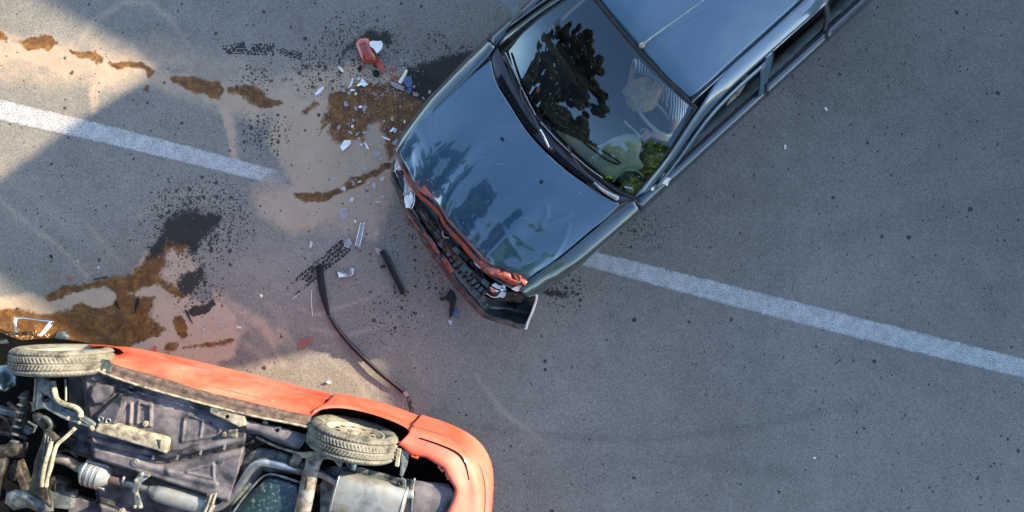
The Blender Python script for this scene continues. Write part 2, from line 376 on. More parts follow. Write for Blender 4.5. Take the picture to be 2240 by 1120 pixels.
    oil = tread(oil, (622, 648), (757, 535), 17, .95, .38)
    oil = tread(oil, (452, 112), (535, 104), 13, .8, .50); oil = tread(oil, (520, 105), (600, 109), 14, .95, .42); oil = tread(oil, (590, 106), (662, 124), 9, .9, .42)
    d, _ = pline(px, py, [(1060,935),(1250,958),(1450,960),(1650,935),(1880,885)]); skid = (1-sstep(2, 15, d))*.19*(.1+1.3*med)
    d, _ = pline(px, py, [(1250,1010),(1500,1005),(1750,1040)]); skid = np.maximum(skid, (1-sstep(3, 26, d))*.10)
    d, _ = pline(px, py, [(1830,520),(2000,470),(2240,430)]); skid = np.maximum(skid, (1-sstep(3, 40, d))*.10)
    oil = oil*np.clip(.50+1.0*med, 0, 1.05); 
    z = -.004+.0016*(fbm(X*100, Y*100, 3, 5, 2)-.5)+.003*np.clip(sand, 0, 1)*(.4+fine)
    z = np.where((np.abs(X) < 4.7) & (np.abs(Y) < 2.55), z, -.004)
    vs = np.stack([X, Y, z], -1).reshape(-1, 3).astype(np.float32)
    idx = np.arange(n*m).reshape(n, m); q = np.stack([idx[:-1, :-1], idx[:-1, 1:], idx[1:, 1:], idx[1:, :-1]], -1).reshape(-1).astype(np.int32)
    me = bpy.data.meshes.new('road'); me.vertices.add(n*m); me.vertices.foreach_set('co', vs.ravel())
    nf = len(q)//4; me.loops.add(nf*4); me.loops.foreach_set('vertex_index', q); me.polygons.add(nf)
    me.polygons.foreach_set('loop_start', np.arange(0, nf*4, 4, dtype=np.int32)); me.update(calc_edges=True)
    me.polygons.foreach_set('use_smooth', np.ones(nf, bool))
    at = me.attributes.new('stain', 'FLOAT_COLOR', 'POINT')
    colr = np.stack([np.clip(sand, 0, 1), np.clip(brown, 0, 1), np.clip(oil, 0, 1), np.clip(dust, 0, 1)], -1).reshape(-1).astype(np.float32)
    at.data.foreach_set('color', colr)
    a3 = me.attributes.new('spatter', 'FLOAT', 'POINT'); a3.data.foreach_set('value', prob.ravel().astype(np.float32))
    a2 = me.attributes.new('skid', 'FLOAT', 'POINT'); a2.data.foreach_set('value', skid.ravel().astype(np.float32))
    # shader
    m_, t, b = newmat('asphalt'); me.materials.append(m_)
    co = t.nodes.new('ShaderNodeTexCoord').outputs['Object']
    ax = t.nodes.new('ShaderNodeAttribute'); ax.attribute_name = 'stain'; sep = t.nodes.new('ShaderNodeSeparateColor'); t.links.new(ax.outputs['Color'], sep.inputs[0])
    ask = t.nodes.new('ShaderNodeAttribute'); ask.attribute_name = 'skid'
    f = nnoise(t, 95, 5, .75, 0, co); g = nnoise(t, 260, 2, .6, 0, co); B = nnoise(t, .55, 4, .6, .4, co); Md = nnoise(t, 5, 5, .6, .2, co)
    vo = t.nodes.new('ShaderNodeTexVoronoi'); vo.inputs['Scale'].default_value = 120; t.links.new(co, vo.inputs['Vector'])
    base = ramp(t, f, [(.28, (.078, .072, .061)), (.5, (.165, .153, .130)), (.74, (.31, .288, .25))])
    base = mix(t, ramp(t, g, [(.62, 0.), (.80, .55)]), base, (.34, .33, .31))
    base = mix(t, ramp(t, g, [(.24, .5), (.40, 0.)]), base, (.03, .03, .03))
    base = mix(t, 1.0, base, ramp(t, B, [(.3, .84), (.7, 1.12)]), 'MULTIPLY')
    base = mix(t, 1.0, base, ramp(t, Md, [(.3, .90), (.7, 1.07)]), 'MULTIPLY')
    # purple-brown fine dust and painted light arcs over the crash area
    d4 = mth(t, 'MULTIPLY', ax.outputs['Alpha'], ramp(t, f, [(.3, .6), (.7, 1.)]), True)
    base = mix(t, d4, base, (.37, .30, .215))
    sd = mth(t, 'MULTIPLY', sep.outputs[0], ramp(t, nnoise(t, 40, 5, .7, 0, co), [(.28, .45), (.6, 1.15)]), True)
    sd = mth(t, 'MULTIPLY', sd, ramp(t, nnoise(t, 7, 6, .7, .5, co), [(.30, .55), (.60, 1.15)]), True)
    sd = ramp(t, sd, [(.08, 0.), (.60, .92)])
    scol = mix(t, Md, (.30, .215, .145), (.42, .32, .225)); base = mix(t, sd, base, scol)
    bn = mth(t, 'ADD', sep.outputs[1], mth(t, 'ADD', mth(t, 'MULTIPLY', mth(t, 'SUBTRACT', nnoise(t, 30, 5, .75, 0, co), .5), .9), mth(t, 'MULTIPLY', mth(t, 'SUBTRACT', nnoise(t, 9, 4, .7, .6, co), .5), .6)))
    bw = ramp(t, bn, [(.34, 0.), (.47, .55), (.62, .95)])
    bcol = ramp(t, nnoise(t, 12, 6, .7, 0, co), [(.30, (.040, .015, .003)), (.5, (.105, .042, .007)), (.72, (.26, .118, .022))])
    base = mix(t, bw, base, bcol)
    on = mth(t, 'ADD', sep.outputs[2], mth(t, 'ADD', mth(t, 'MULTIPLY', mth(t, 'SUBTRACT', nnoise(t, 60, 4, .75, 0, co), .5), 1.1), mth(t, 'MULTIPLY', mth(t, 'SUBTRACT', nnoise(t, 14, 4, .7, .6, co), .5), .7)))
    wetn = nnoise(t, 7, 3, .6, 0, co)
    asp = t.nodes.new('ShaderNodeAttribute'); asp.attribute_name = 'spatter'; spots = None
    wob_ = t.nodes.new('ShaderNodeVectorMath'); wob_.operation = 'ADD'; nz = t.nodes.new('ShaderNodeTexNoise'); nz.inputs['Scale'].default_value = 45; t.links.new(co, nz.inputs['Vector'])
    wsc = t.nodes.new('ShaderNodeVectorMath'); wsc.operation = 'SCALE'; wsc.inputs[3].default_value = .022; t.links.new(nz.outputs['Color'], wsc.inputs[0]); t.links.new(co, wob_.inputs[0]); t.links.new(wsc.outputs[0], wob_.inputs[1])
    for sc_, rad_ in ((17, .34), (34, .36), (62, .40)):
        v2 = t.nodes.new('ShaderNodeTexVoronoi'); v2.voronoi_dimensions = '2D'; v2.inputs['Scale'].default_value = sc_; t.links.new(wob_.outputs[0], v2.inputs['Vector'])
        sc2 = t.nodes.new('ShaderNodeSeparateColor'); t.links.new(v2.outputs['Color'], sc2.inputs[0])
        # a cell carries a drop when its random number is below the spatter density; its size is random too
        on_ = mth(t, 'LESS_THAN', sc2.outputs[0], mth(t, 'MULTIPLY', asp.outputs['Fac'], .95 if sc_ > 20 else .6))
        rr_ = mth(t, 'MULTIPLY', mth(t, 'ADD', sc2.outputs[1], .3), rad_*.95)
        dr = mth(t, 'MULTIPLY', on_, mth(t, 'MULTIPLY', mth(t, 'SUBTRACT', rr_, v2.outputs['Distance']), 9., True), True)
        spots = dr if spots is None else mth(t, 'MAXIMUM', spots, dr)
    ow = mth(t, 'MAXIMUM', ramp(t, on, [(.36, 0.), (.55, .96)]), mth(t, 'MULTIPLY', spots, .85), True); base = mix(t, ow, base, mix(t, f, (.008, .0075, .007), (.024, .021, .018)))
    base = mix(t, ask.outputs['Fac'], base, (.03, .03, .032))
    t.links.new(base, b.inputs['Base Color'])
    t.links.new(mix(t, ow, mix(t, bw, .85, ramp(t, wetn, [(.42, .62), (.58, .28)])), .6), b.inputs['Roughness']); b.inputs['Specular IOR Level'].default_value = .22
    hh = mth(t, 'ADD', f, mth(t, 'MULTIPLY', g, .5)); bump(t, b, hh, .55, .004)
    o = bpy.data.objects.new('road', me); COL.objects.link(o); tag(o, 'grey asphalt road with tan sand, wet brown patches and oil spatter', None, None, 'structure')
make_road()

def lane_line(top, bot, name, fade_end=None):
    n = 260; a = cr([W(*p) for p in top], n); b = cr([W(*p) for p in bot], n); rows = 9; vs = []
    for i in range(n):
        j1 = (fbm(np.array([i*3.]), np.array([0.]), 9, 3)[0]-.5)*.018; j2 = (fbm(np.array([i*3.]), np.array([50.]), 9, 4)[0]-.5)*.018
        d = (b[i]-a[i]); dn = d.normalized()
        for k in range(rows): vs.append(a[i]+dn*j1+(d+dn*(j2-j1))*(k/(rows-1))+V((0, 0, .0015)))
    o = obj(name, vs, grid_faces(n, rows), LINE, None, True)
    at = o.data.attributes.new('wear', 'FLOAT', 'POINT')
    vals = []
    for i in range(n):
        t = i/(n-1)
        e = 0 if fade_end is None else max(0, (t-fade_end)/(1-fade_end))
        for k in range(rows): vals.append(min(1, e*.9+(.18 if k in (0, rows-1) else 0)))
    at.data.foreach_set('value', vals)
    return o
LINE, t_, b_ = newmat('worn_road_paint')
f_ = nnoise(t_, 95, 5, .75); g_ = nnoise(t_, 14, 6, .7, .4)
wa = t_.nodes.new('ShaderNodeAttribute'); wa.attribute_name = 'wear'
t_.links.new(ramp(t_, nnoise(t_, 6, 5, .6), [(.3, (.40, .40, .385)), (.7, (.50, .50, .485))]), b_.inputs['Base Color'])
k_ = mth(t_, 'ADD', mth(t_, 'MULTIPLY', f_, .85), mth(t_, 'MULTIPLY', g_, .30)); k_ = mth(t_, 'SUBTRACT', k_, mth(t_, 'MULTIPLY', wa.outputs['Fac'], .45))
t_.links.new(ramp(t_, k_, [(.42, .12), (.66, .92)]), b_.inputs['Alpha']); b_.inputs['Roughness'].default_value = .7
bump(t_, b_, f_, .6, .004)
tag(lane_line([(-120,190,0),(300,290,0),(640,381,0)], [(-120,236,0),(300,331,0),(606,406,0)], 'lane_marking', .94), 'left stretch of the white lane line, fading out into sand', None, None, 'structure')
tag(lane_line([(1180,519,0),(1340,559,0),(1800,674,0),(2400,824,0)], [(1150,550,0),(1300,588,0),(1780,716,0),(2400,866,0)], 'lane_marking'), 'right stretch of the white lane line, running from under the blue car', None, None, 'structure')

# ------------------------------------------------------------------ surroundings out of the frame: house added to shade the street, trees
def blocker():
    hd = V((sunv.x, sunv.y, 0)).normalized(); side = V((-hd.y, hd.x, 0)); dist = 8.0; tanE = math.tan(SUN_EL)
    # shadow outline on the road in photograph pixels -> roof outline of the house (side coordinate, height)
    prof = [(-900,-900),(-300,-260),(-60,-90),(120,20),(250,90),(325,150),(300,185),(185,252),(60,345),(-60,430),(-190,520),(-150,590),(-20,600),(95,690),(180,760),(330,825),(500,812),(770,748),(835,800),(845,880),(870,980),(900,1300),(900,1900)]
    pts = []
    for (x, y) in prof:
        g = W(x, y, 0); s = g.dot(side); a = dist-g.dot(hd); pts.append((s, a*tanE))
    pts.sort(key=lambda q: q[0])
    base = [(pts[0][0], 0)] + pts + [(pts[-1][0], 0)]
    root = empty('blocker', hd*dist, 'unseen added house across the street whose shadow covers the road', 'blocker')
    ml = M('blocker_render', (.42, .38, .31), (.50, .46, .38), None, 3, .9)
    fr = [hd*dist+side*s+V((0, 0, z)) for s, z in base]; n = len(fr); bk = [p+hd*3.0 for p in fr]
    obj('blocker_wall', fr+bk, [tuple(range(n)), tuple(range(2*n-1, n-1, -1))]+[(i, (i+1) % n, (i+1) % n+n, i+n) for i in range(n)], ml, root)
    for fl in range(3):  # windows only dress the added sun-blocking shape
        for k in range(6):
            sq = pts[0][0]+1.6+k*(pts[-1][0]-pts[0][0]-3)/5; roofz = min(float(np.interp(sq+q_, [p[0] for p in pts], [p[1] for p in pts])) for q_ in (-.8, 0, .8))
            if 1.7+fl*2.9+1.0 > roofz: continue
            c = hd*(dist-.03)+side*sq+V((0, 0, 1.7+fl*2.9))
            f = box('window', c, side, 1.1, .08, 1.4, WHITE, root); box('blocker_pane', c-hd*.05, side, .95, .04, 1.25, GLASSD, f)
blocker()

def tree(loc, rad, h0, h1, n, cols, label, seed, lean=0):
    rs = np.random.RandomState(seed); root = empty('tree', loc, label, 'tree', None)
    bark = M('bark', (.06, .045, .03), (.12, .09, .06), None, 12, .9)
    L = V(loc); tube('trunk', [L, L+V((.1, 0, h0*.6)), L+V((0, .1, h0+(h1-h0)*.5))], .2, bark, root, 10, 12, radii=[.28, .18, .08])
    for k in range(7):
        a = k*2.4; z = h0+(h1-h0)*(.05+.1*k); tube('limb', [L+V((0, 0, z*.9)), L+V((math.cos(a)*rad*.4, math.sin(a)*rad*.4, z+.5)), L+V((math.cos(a)*rad*.8, math.sin(a)*rad*.8, z+1.1))], .07, bark, root, 6, 8, radii=[.09, .05, .02])
    m, t, b = newmat('leaves'); info = nnoise(t, 1.5, 3); 
    t.links.new(ramp(t, info, [(.35, cols[0]), (.65, cols[1])]), b.inputs['Base Color']); b.inputs['Roughness'].default_value = .6
    # clumps
    nc = 520; cl = []
    for i in range(nc):
        v = rs.normal(size=3); v /= np.linalg.norm(v); r = rs.uniform(.05, 1.0)**.5
        zz = (h0+h1)/2+v[2]*r*(h1-h0)/2; wz = math.sin(math.pi*np.clip((zz-h0+.3)/(h1-h0+.5), .05, .97))**.6
        cl.append((v[0]*r*rad*wz, v[1]*r*rad*wz, zz, rs.uniform(.22, .6)))
    cl = np.array(cl); ci = rs.randint(0, nc, n); off = rs.normal(size=(n, 3)); off /= np.linalg.norm(off, axis=1)[:, None]
    pos = cl[ci, :3]+off*(cl[ci, 3]*rs.uniform(.3, 1, n)**.5*.9)[:, None]
    a = rs.normal(size=(n, 3)); a /= np.linalg.norm(a, axis=1)[:, None]; b2 = np.cross(a, rs.normal(size=(n, 3))); b2 /= np.linalg.norm(b2, axis=1)[:, None]
    sz = rs.uniform(.05, .10, n)[:, None]; vs = np.stack([pos-a*sz, pos+b2*sz*.6, pos+a*sz, pos-b2*sz*.6], 1).reshape(-1, 3)
    me = bpy.data.meshes.new('crown'); me.vertices.add(4*n); me.vertices.foreach_set('co', vs.ravel().astype(np.float32))
    me.loops.add(4*n); me.loops.foreach_set('vertex_index', np.arange(4*n, dtype=np.int32)); me.polygons.add(n)
    me.polygons.foreach_set('loop_start', np.arange(0, 4*n, 4, dtype=np.int32)); me.update(calc_edges=True); me.materials.append(m)
    o = bpy.data.objects.new('crown', me); COL.objects.link(o); o.parent = root; tag(o, kind='stuff')
TREES = [((-9.6, -2.4, 0), 4.9, 1.2, 17.5, 330000, ((.008, .008, .004), (.026, .022, .009)), 'tall dark-leaved tree beyond the left end of the road, reflected in the windscreen', 3),
         ((-8.2, -7.6, 0), 3.0, 1.0, 9.0, 110000, ((.010, .015, .006), (.026, .034, .011)), 'lower dark tree beyond the overturned car, reflected in the windscreen', 6),
         ((-2.2, -9.4, 0), 4.1, 1.0, 11.2, 200000, ((.07, .15, .012), (.17, .29, .03)), 'light green sunlit tree beyond the overturned car, reflected low in the windscreen', 5)]
for a in TREES: tree(*a)

# ------------------------------------------------------------------ blue station wagon
wag = empty('station_wagon', C(0, 0, 0), 'dark blue station wagon with crumpled bonnet and torn front bumper, standing across the white line', 'car')
def uv(p): q = V(p)-C0; return q.dot(D), q.dot(P), p[2]
def mir(p): u, v, z = uv(p); return C(u, -v, z)
I = lambda x, xs, ys: float(np.interp(x, xs, ys))
def ztop(u): return I(u, [-.98, -.6, -.3, 0, .12, .5, 2.8, 3.3], [.70, .80, .87, .925, .955, .96, .95, .93])
def vtop(u): return I(u, [-.98, -.6, 0, .12, .5, 2.8, 3.3], [.69, .714, .730, .752, .77, .765, .70])
def vwid(u): return I(u, [-1.0, -.85, -.5, 0, .5, 2.6, 3.25], [.74, .80, .85, .858, .845, .83, .77])
def section(u, s):
    zt = ztop(u); vt = vtop(u); vw = vwid(u)
    arch = 0
    for uc in (-.42, 2.18):
        d = abs(u-uc)
        if d < .33: arch = max(arch, math.sqrt(.33**2-d*d))
    zb = .26+arch*.95
    ks = [(vt, zt), (vt+(vw-vt)*.55, zt-.025), (vt+(vw-vt)*.86, zt-.075), (vw, max(zt-.17, zb+.10)), (vw+.005, max(.52, zb+.05)), (vw-.012, max(.40, zb+.02)), (vw-.04, zb)]
    return [C(u, s*v, z) for v, z in ks]
def side_panel(name, u0, u1, s, mat, n=26, sub=None, fn=None):
    us = np.linspace(u0, u1, n); rows = [cr(section(u, s), 16) for u in us]
    vs = [p for r in rows for p in r]
    if fn: vs = [fn(p) for p in vs]
    o = obj(name, vs, grid_faces(n, 16, 0, s > 0), mat, wag, True, .018)
    return o
def buckle(p):
    u, v, z = uv(p); k = max(0, -u-.45)*1.0
    n = vnoise(np.array([u*9.]), np.array([z*9.]), 5)[0]-.5
    return p + P*(n*.07*k+.03*k*math.sin(z*14)) + V((0, 0, n*.03*k))
for s in (1, -1):
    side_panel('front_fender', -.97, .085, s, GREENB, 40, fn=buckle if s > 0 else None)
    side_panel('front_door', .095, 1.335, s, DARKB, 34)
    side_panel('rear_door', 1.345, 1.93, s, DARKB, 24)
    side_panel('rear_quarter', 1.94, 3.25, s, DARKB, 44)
# crease strip on the doors
for s in (1, -1):
    tube('side_moulding', [C(u, s*(vwid(u)+.012), .50) for u in (.12, .7, 1.3, 1.85)], .016, BLACK, wag, 8, 20)

# bonnet : coons patch with dents
hl = [W(870,341,.70), W(905,277,.775), W(929,250,.80), W(987,192,.86), W(1032,161,.895), W(1073,130,.93)]
hr = [W(1157,619,.72), W(1190,593,.76), W(1242,549,.83), W(1288,509,.88), W(1325,478,.915), W(1356,447,.94)]
hf = [W(870,341,.70), W(884,368,.70), W(910,414,.715), W(940,441,.70), W(962,462,.735), W(978,490,.70), W(1013,527,.72), W(1035,553,.70), W(1053,572,.73), W(1078,592,.70), W(1104,606,.71), W(1130,612,.735), W(1157,619,.72)]
hb = [W(1073,130,.93), W(1085,179,.948), W(1117,232,.962), W(1152,286,.968), W(1197,335,.970), W(1242,375,.967), W(1286,406,.958), W(1322,429,.95), W(1356,447,.94)]
NH, MH = 90, 120
G = coons(hf, hb, hl, hr, NH, MH); vs = []
for i in range(NH):
    for j in range(MH):
        a = i/(NH-1); b = j/(MH-1); p = G[i][j]
        bulge = .046*math.sin(math.pi*b)**.7*math.sin(math.pi*a**.65)**.8 + .018*math.exp(-((a-.1)/.10)**2)*math.sin(math.pi*b)
        # two long ridges like pressed lines of a bonnet
        bulge += .004*(1/(1+math.exp(-(b-.16)*60))-1/(1+math.exp(-(b-.84)*60)))*min(1, a*4)
        c = math.exp(-(a/.11)**2)*min(1, a*30)
        n = vnoise(np.array([b*13.]), np.array([a*7.]), 8)[0]-.5; n2 = vnoise(np.array([b*30.+a*12]), np.array([a*20.]), 9)[0]-.5
        d = .045*c*n+.012*c*n2
        # broad buckle across the front third, and shallow dents
        d += -.006*math.exp(-((a-.22-.10*math.sin(b*5))/.07)**2)*(.2+b)
        d += -.006*math.exp(-((a-.45)/.07)**2-((b-.80)/.13)**2)+.004*math.exp(-((a-.35)/.03)**2-((b-.86)/.10)**2)
        d += .004*math.exp(-(((a-.30)*1.0+(b-.72)*.6)/.018)**2-((b-.74)/.10)**2)
        # rolled rim right at the crumpled edge
        d += -.030*math.exp(-(a/.018)**2)
        vs.append(p+V((0, 0, bulge+d)))
# fold line creases (bright crinkles in the photograph)
def crease(p, pts, r, amp):
    d, _ = pline(np.array([p.x]), np.array([p.y]), [(q.x, q.y) for q in pts]); return amp*math.exp(-(d[0]/r)**2)
cr1 = WL([(1188,497,.93),(1178,500,.93),(1197,470,.93),(1196,450,.93)]); cr2 = WL([(1185,492,.93),(1230,478,.93),(1250,468,.93)]); cr3 = WL([(1245,490,.92),(1232,530,.9),(1215,560,.88)])
vs = [p+V((0, 0, crease(p, cr1, .012, .006)+crease(p, cr2, .012, .006)+crease(p, cr3, .014, .006))) for p in vs]
bonnet = obj('bonnet', vs, grid_faces(NH, MH, 0, False), BLUE, wag, True, .012)
bonnet['label'] = 'dark blue bonnet, crumpled and scratched along its front edge'
# torn red lip under the bonnet edge
lipo = [W(870,356,.66), W(884,388,.655), W(903,430,.65), W(935,457,.64), W(955,482,.66), W(970,505,.64), W(1000,541,.64), W(1022,568,.62), W(1042,590,.64), W(1070,606,.62), W(1098,622,.63), W(1124,628,.64), W(1152,627,.66)]
lipo = [h_*(.50 if k < 9 else .2)+l_*(.50 if k < 9 else .8) for k, (h_, l_) in enumerate(zip(hf, lipo))]
mid = [(a+b)/2+V((0, 0, .018*((k % 2)*2-1))) for k, (a, b) in enumerate(zip(hf, lipo))]
loft_obj('bonnet_underlip', [[p+V((0, 0, -.012)) for p in hf], mid, lipo], 90, RUSTRED, wag, 8, .006)
# crumpled red metal near its left corner
random.seed(3)
for k, (x, y, w_, h_) in enumerate([(1078,590,34,20),(1098,602,36,18),(1120,606,34,16),(1138,612,26,12),(1060,575,20,14)]):
    rows = [[W(x+w_*(j/3-.5)+random.uniform(-3,3), y+h_*(i/2-.5)+(j*4-6)+random.uniform(-3,3), .735+random.uniform(-.018, .02)) for j in range(4)] for i in range(3)]
    loft_obj('crumpled_metal', rows, 12, RUSTRED, wag, 9, .004)
for x, y in ((1098, 303), (1184, 398)):
    z = 1.0; q = W(x, y, z); u, v, _ = uv(q); revolve('washer_nozzle', [(-.012, .0), (-.012, .013), (.004, .012), (.007, .006), (.007, 0)], q-V((0, 0, .006)), (0, 0, 1), 14, BLACK, wag)

# scuttle with vent slats
cow_f = [W(1073,126,.925), W(1086,175,.938), W(1118,228,.95), W(1153,282,.955), W(1198,331,.957), W(1243,371,.953), W(1287,402,.945), W(1322,425,.937), W(1358,444,.93)]
cow_b = [W(1088,104,.955), W(1108,145,.965), W(1130,190,.972), W(1156,235,.977), W(1184,272,.980), W(1243,335,.976), W(1305,392,.968), W(1350,424,.955), W(1392,436,.935)]
cow = loft_obj('scuttle_panel', [cow_f, [(a+b)/2+V((0, 0, .008)) for a, b in zip(cow_f, cow_b)], cow_b], 70, TRIM, wag, 8, .006)
def slats(x0, x1, n):
    A = cr(cow_f, 200); B = cr(cow_b, 200); sh = None
    for k in range(n):
        i = int((x0+(x1-x0)*k/(n-1))*199); a = A[i]; b = B[i]; p0 = a*.93+b*.07+V((0, 0, .010)); p1 = a*.56+b*.44+V((0, 0, .016)); q = (p0+p1)/2; dd = (p1-p0)
        box('vent_slat', q, dd, dd.length, .0055, .010, BLACK, cow)
slats(.13, .44, 26); slats(.585, .80, 20)
A = cr(cow_f, 200); B = cr(cow_b, 200)
for x0, x1 in ((.12, .45), (.575, .81)):
    a = [A[int(t*199)]*.95+B[int(t*199)]*.05+V((0, 0, .0105)) for t in np.linspace(x0, x1, 9)]; b = [A[int(t*199)]*.54+B[int(t*199)]*.46+V((0, 0, .0145)) for t in np.linspace(x0, x1, 9)]
    loft_obj('vent_well', [a, b], 20, DARKV, cow)

# windscreen
wsb = [W(1106,111,.962), W(1126,178,.975), W(1150,224,.982), W(1179,263,.985), W(1242,330,.982), W(1309,388,.972), W(1353,419,.962), W(1388,430,.955)]
wst = [C(.742,-.545,1.36), C(.722,-.44,1.378), C(.705,-.2,1.39), C(.70,0,1.392), C(.705,.2,1.39), C(.722,.40,1.378), C(.742,.545,1.36)]
wsl = [wsb[0], C(.40,-.635,1.155), wst[0]]; wsr = [wsb[-1], C(.42,.655,1.155), wst[-1]]
G = coons(wsb, wst, wsl, wsr, 30, 50); vs = [G[i][j]+(V((0, 0, .85))-D*.5)*(.030*math.sin(math.pi*i/29)*1.0+.0*j) for i in range(30) for j in range(50)]
ws = obj('windscreen', vs, grid_faces(30, 50, 0, False), GLASS, wag, True)
rim = cr(wsb, 40)+cr(wsr, 24)[1:]+cr(wst, 40)[::-1][1:]+cr(wsl, 24)[::-1][1:]
tube('windscreen_seal', [p+V((0, 0, .004)) for p in rim], .016, RUB, wag, 8)
# black frit band inside the seal
cen = sum(rim, V((0,0,0)))/len(rim); r1 = [p+(cen-p).normalized()*.035-V((0, 0, .004)) for p in rim]
obj('frit_band', rim+r1, [(i, (i+1) % len(rim), (i+1) % len(rim)+len(rim), i+len(rim)) for i in range(len(rim)-1)], BLACK, wag)
px_prism('inspection_sticker', [(1369,401),(1387,405),(1384,414),(1366,410)], 1.0, .003, SILV, wag)

# wipers
def wiper(blade, arm, piv):
    o = tube('wiper', arm, .007, TRIM, wag, 8, 30, radii=[.005, .006, .008, .014, .017])
    tube('wiper_blade', blade, .006, BLACK, o, 6, 24); tube('blade_spine', [p+V((0, 0, .008)) for p in blade], .0035, SILV, o, 6, 24)
    revolve('pivot_cap', [(0, 0.022), (.02, .021), (.028, .012), (.03, 0)], piv, (0, 0, 1), 18, BLACK, o)
wiper(WL([(1105,115,1.0),(1124,155,1.01),(1140,190,1.015),(1158,227,1.02),(1171,252,1.02)]),
      WL([(1139,185,1.035),(1141,213,1.03),(1166,255,1.02),(1187,299,1.01),(1207,327,1.0)]), W(1208,330,.965))
wiper(WL([(1183,268,1.02),(1215,303,1.02),(1248,334,1.02),(1285,366,1.01),(1318,390,1.0)]),
      WL([(1243,318,1.05),(1252,342,1.04),(1275,372,1.02),(1310,402,1.0),(1345,430,.99)]), W(1347,433,.945))
tube('wiper_arm_shell', WL([(1300,399,1.01),(1322,418,1.005),(1352,434,.985)]), .018, SILV, wag, 10, 12, radii=[.008, .014, .024])
tube('wiper_arm_shell', WL([(1182,283,1.03),(1192,302,1.025),(1201,322,1.01)]), .010, CHROME, wag, 8, 10, radii=[.006, .009, .008])

# roof
def roof_pt(u, v):
    x = v/.49; z = 1.430-.045*abs(x)**2.2+.012*math.sin(max(0, min(1, (u-.7)/2.2))*math.pi)
    if u < .80: z -= (.80-u)*.35
    if u > 2.7: z -= (u-2.7)**2*.3
    return C(u, v, z)
us = [.712, .74, .78, .85, 1.0, 1.3, 1.6, 1.9, 2.2, 2.5, 2.75, 3.0]; vsr = np.linspace(-.487, .487, 34)
vs = [roof_pt(u+(.028*abs(v/.49)**3 if u < .8 else 0), v) for u in us for v in vsr]
obj('roof', vs, grid_faces(len(us), 34, 0, False), BLUE_ROOF, wag, True, .02)
railo = [C(.215,.765,.985), C(.48,.700,1.135), C(.74,.632,1.265), C(1.0,.603,1.315), C(1.33,.600,1.335), C(1.9,.605,1.335), C(2.4,.60,1.32), C(2.95,.59,1.29)]
raili = [C(.10,.735,.975), C(.41,.672,1.165), C(.735,.570,1.362), C(1.0,.502,1.385), C(1.33,.500,1.393), C(1.9,.502,1.393), C(2.4,.50,1.385), C(2.95,.49,1.35)]
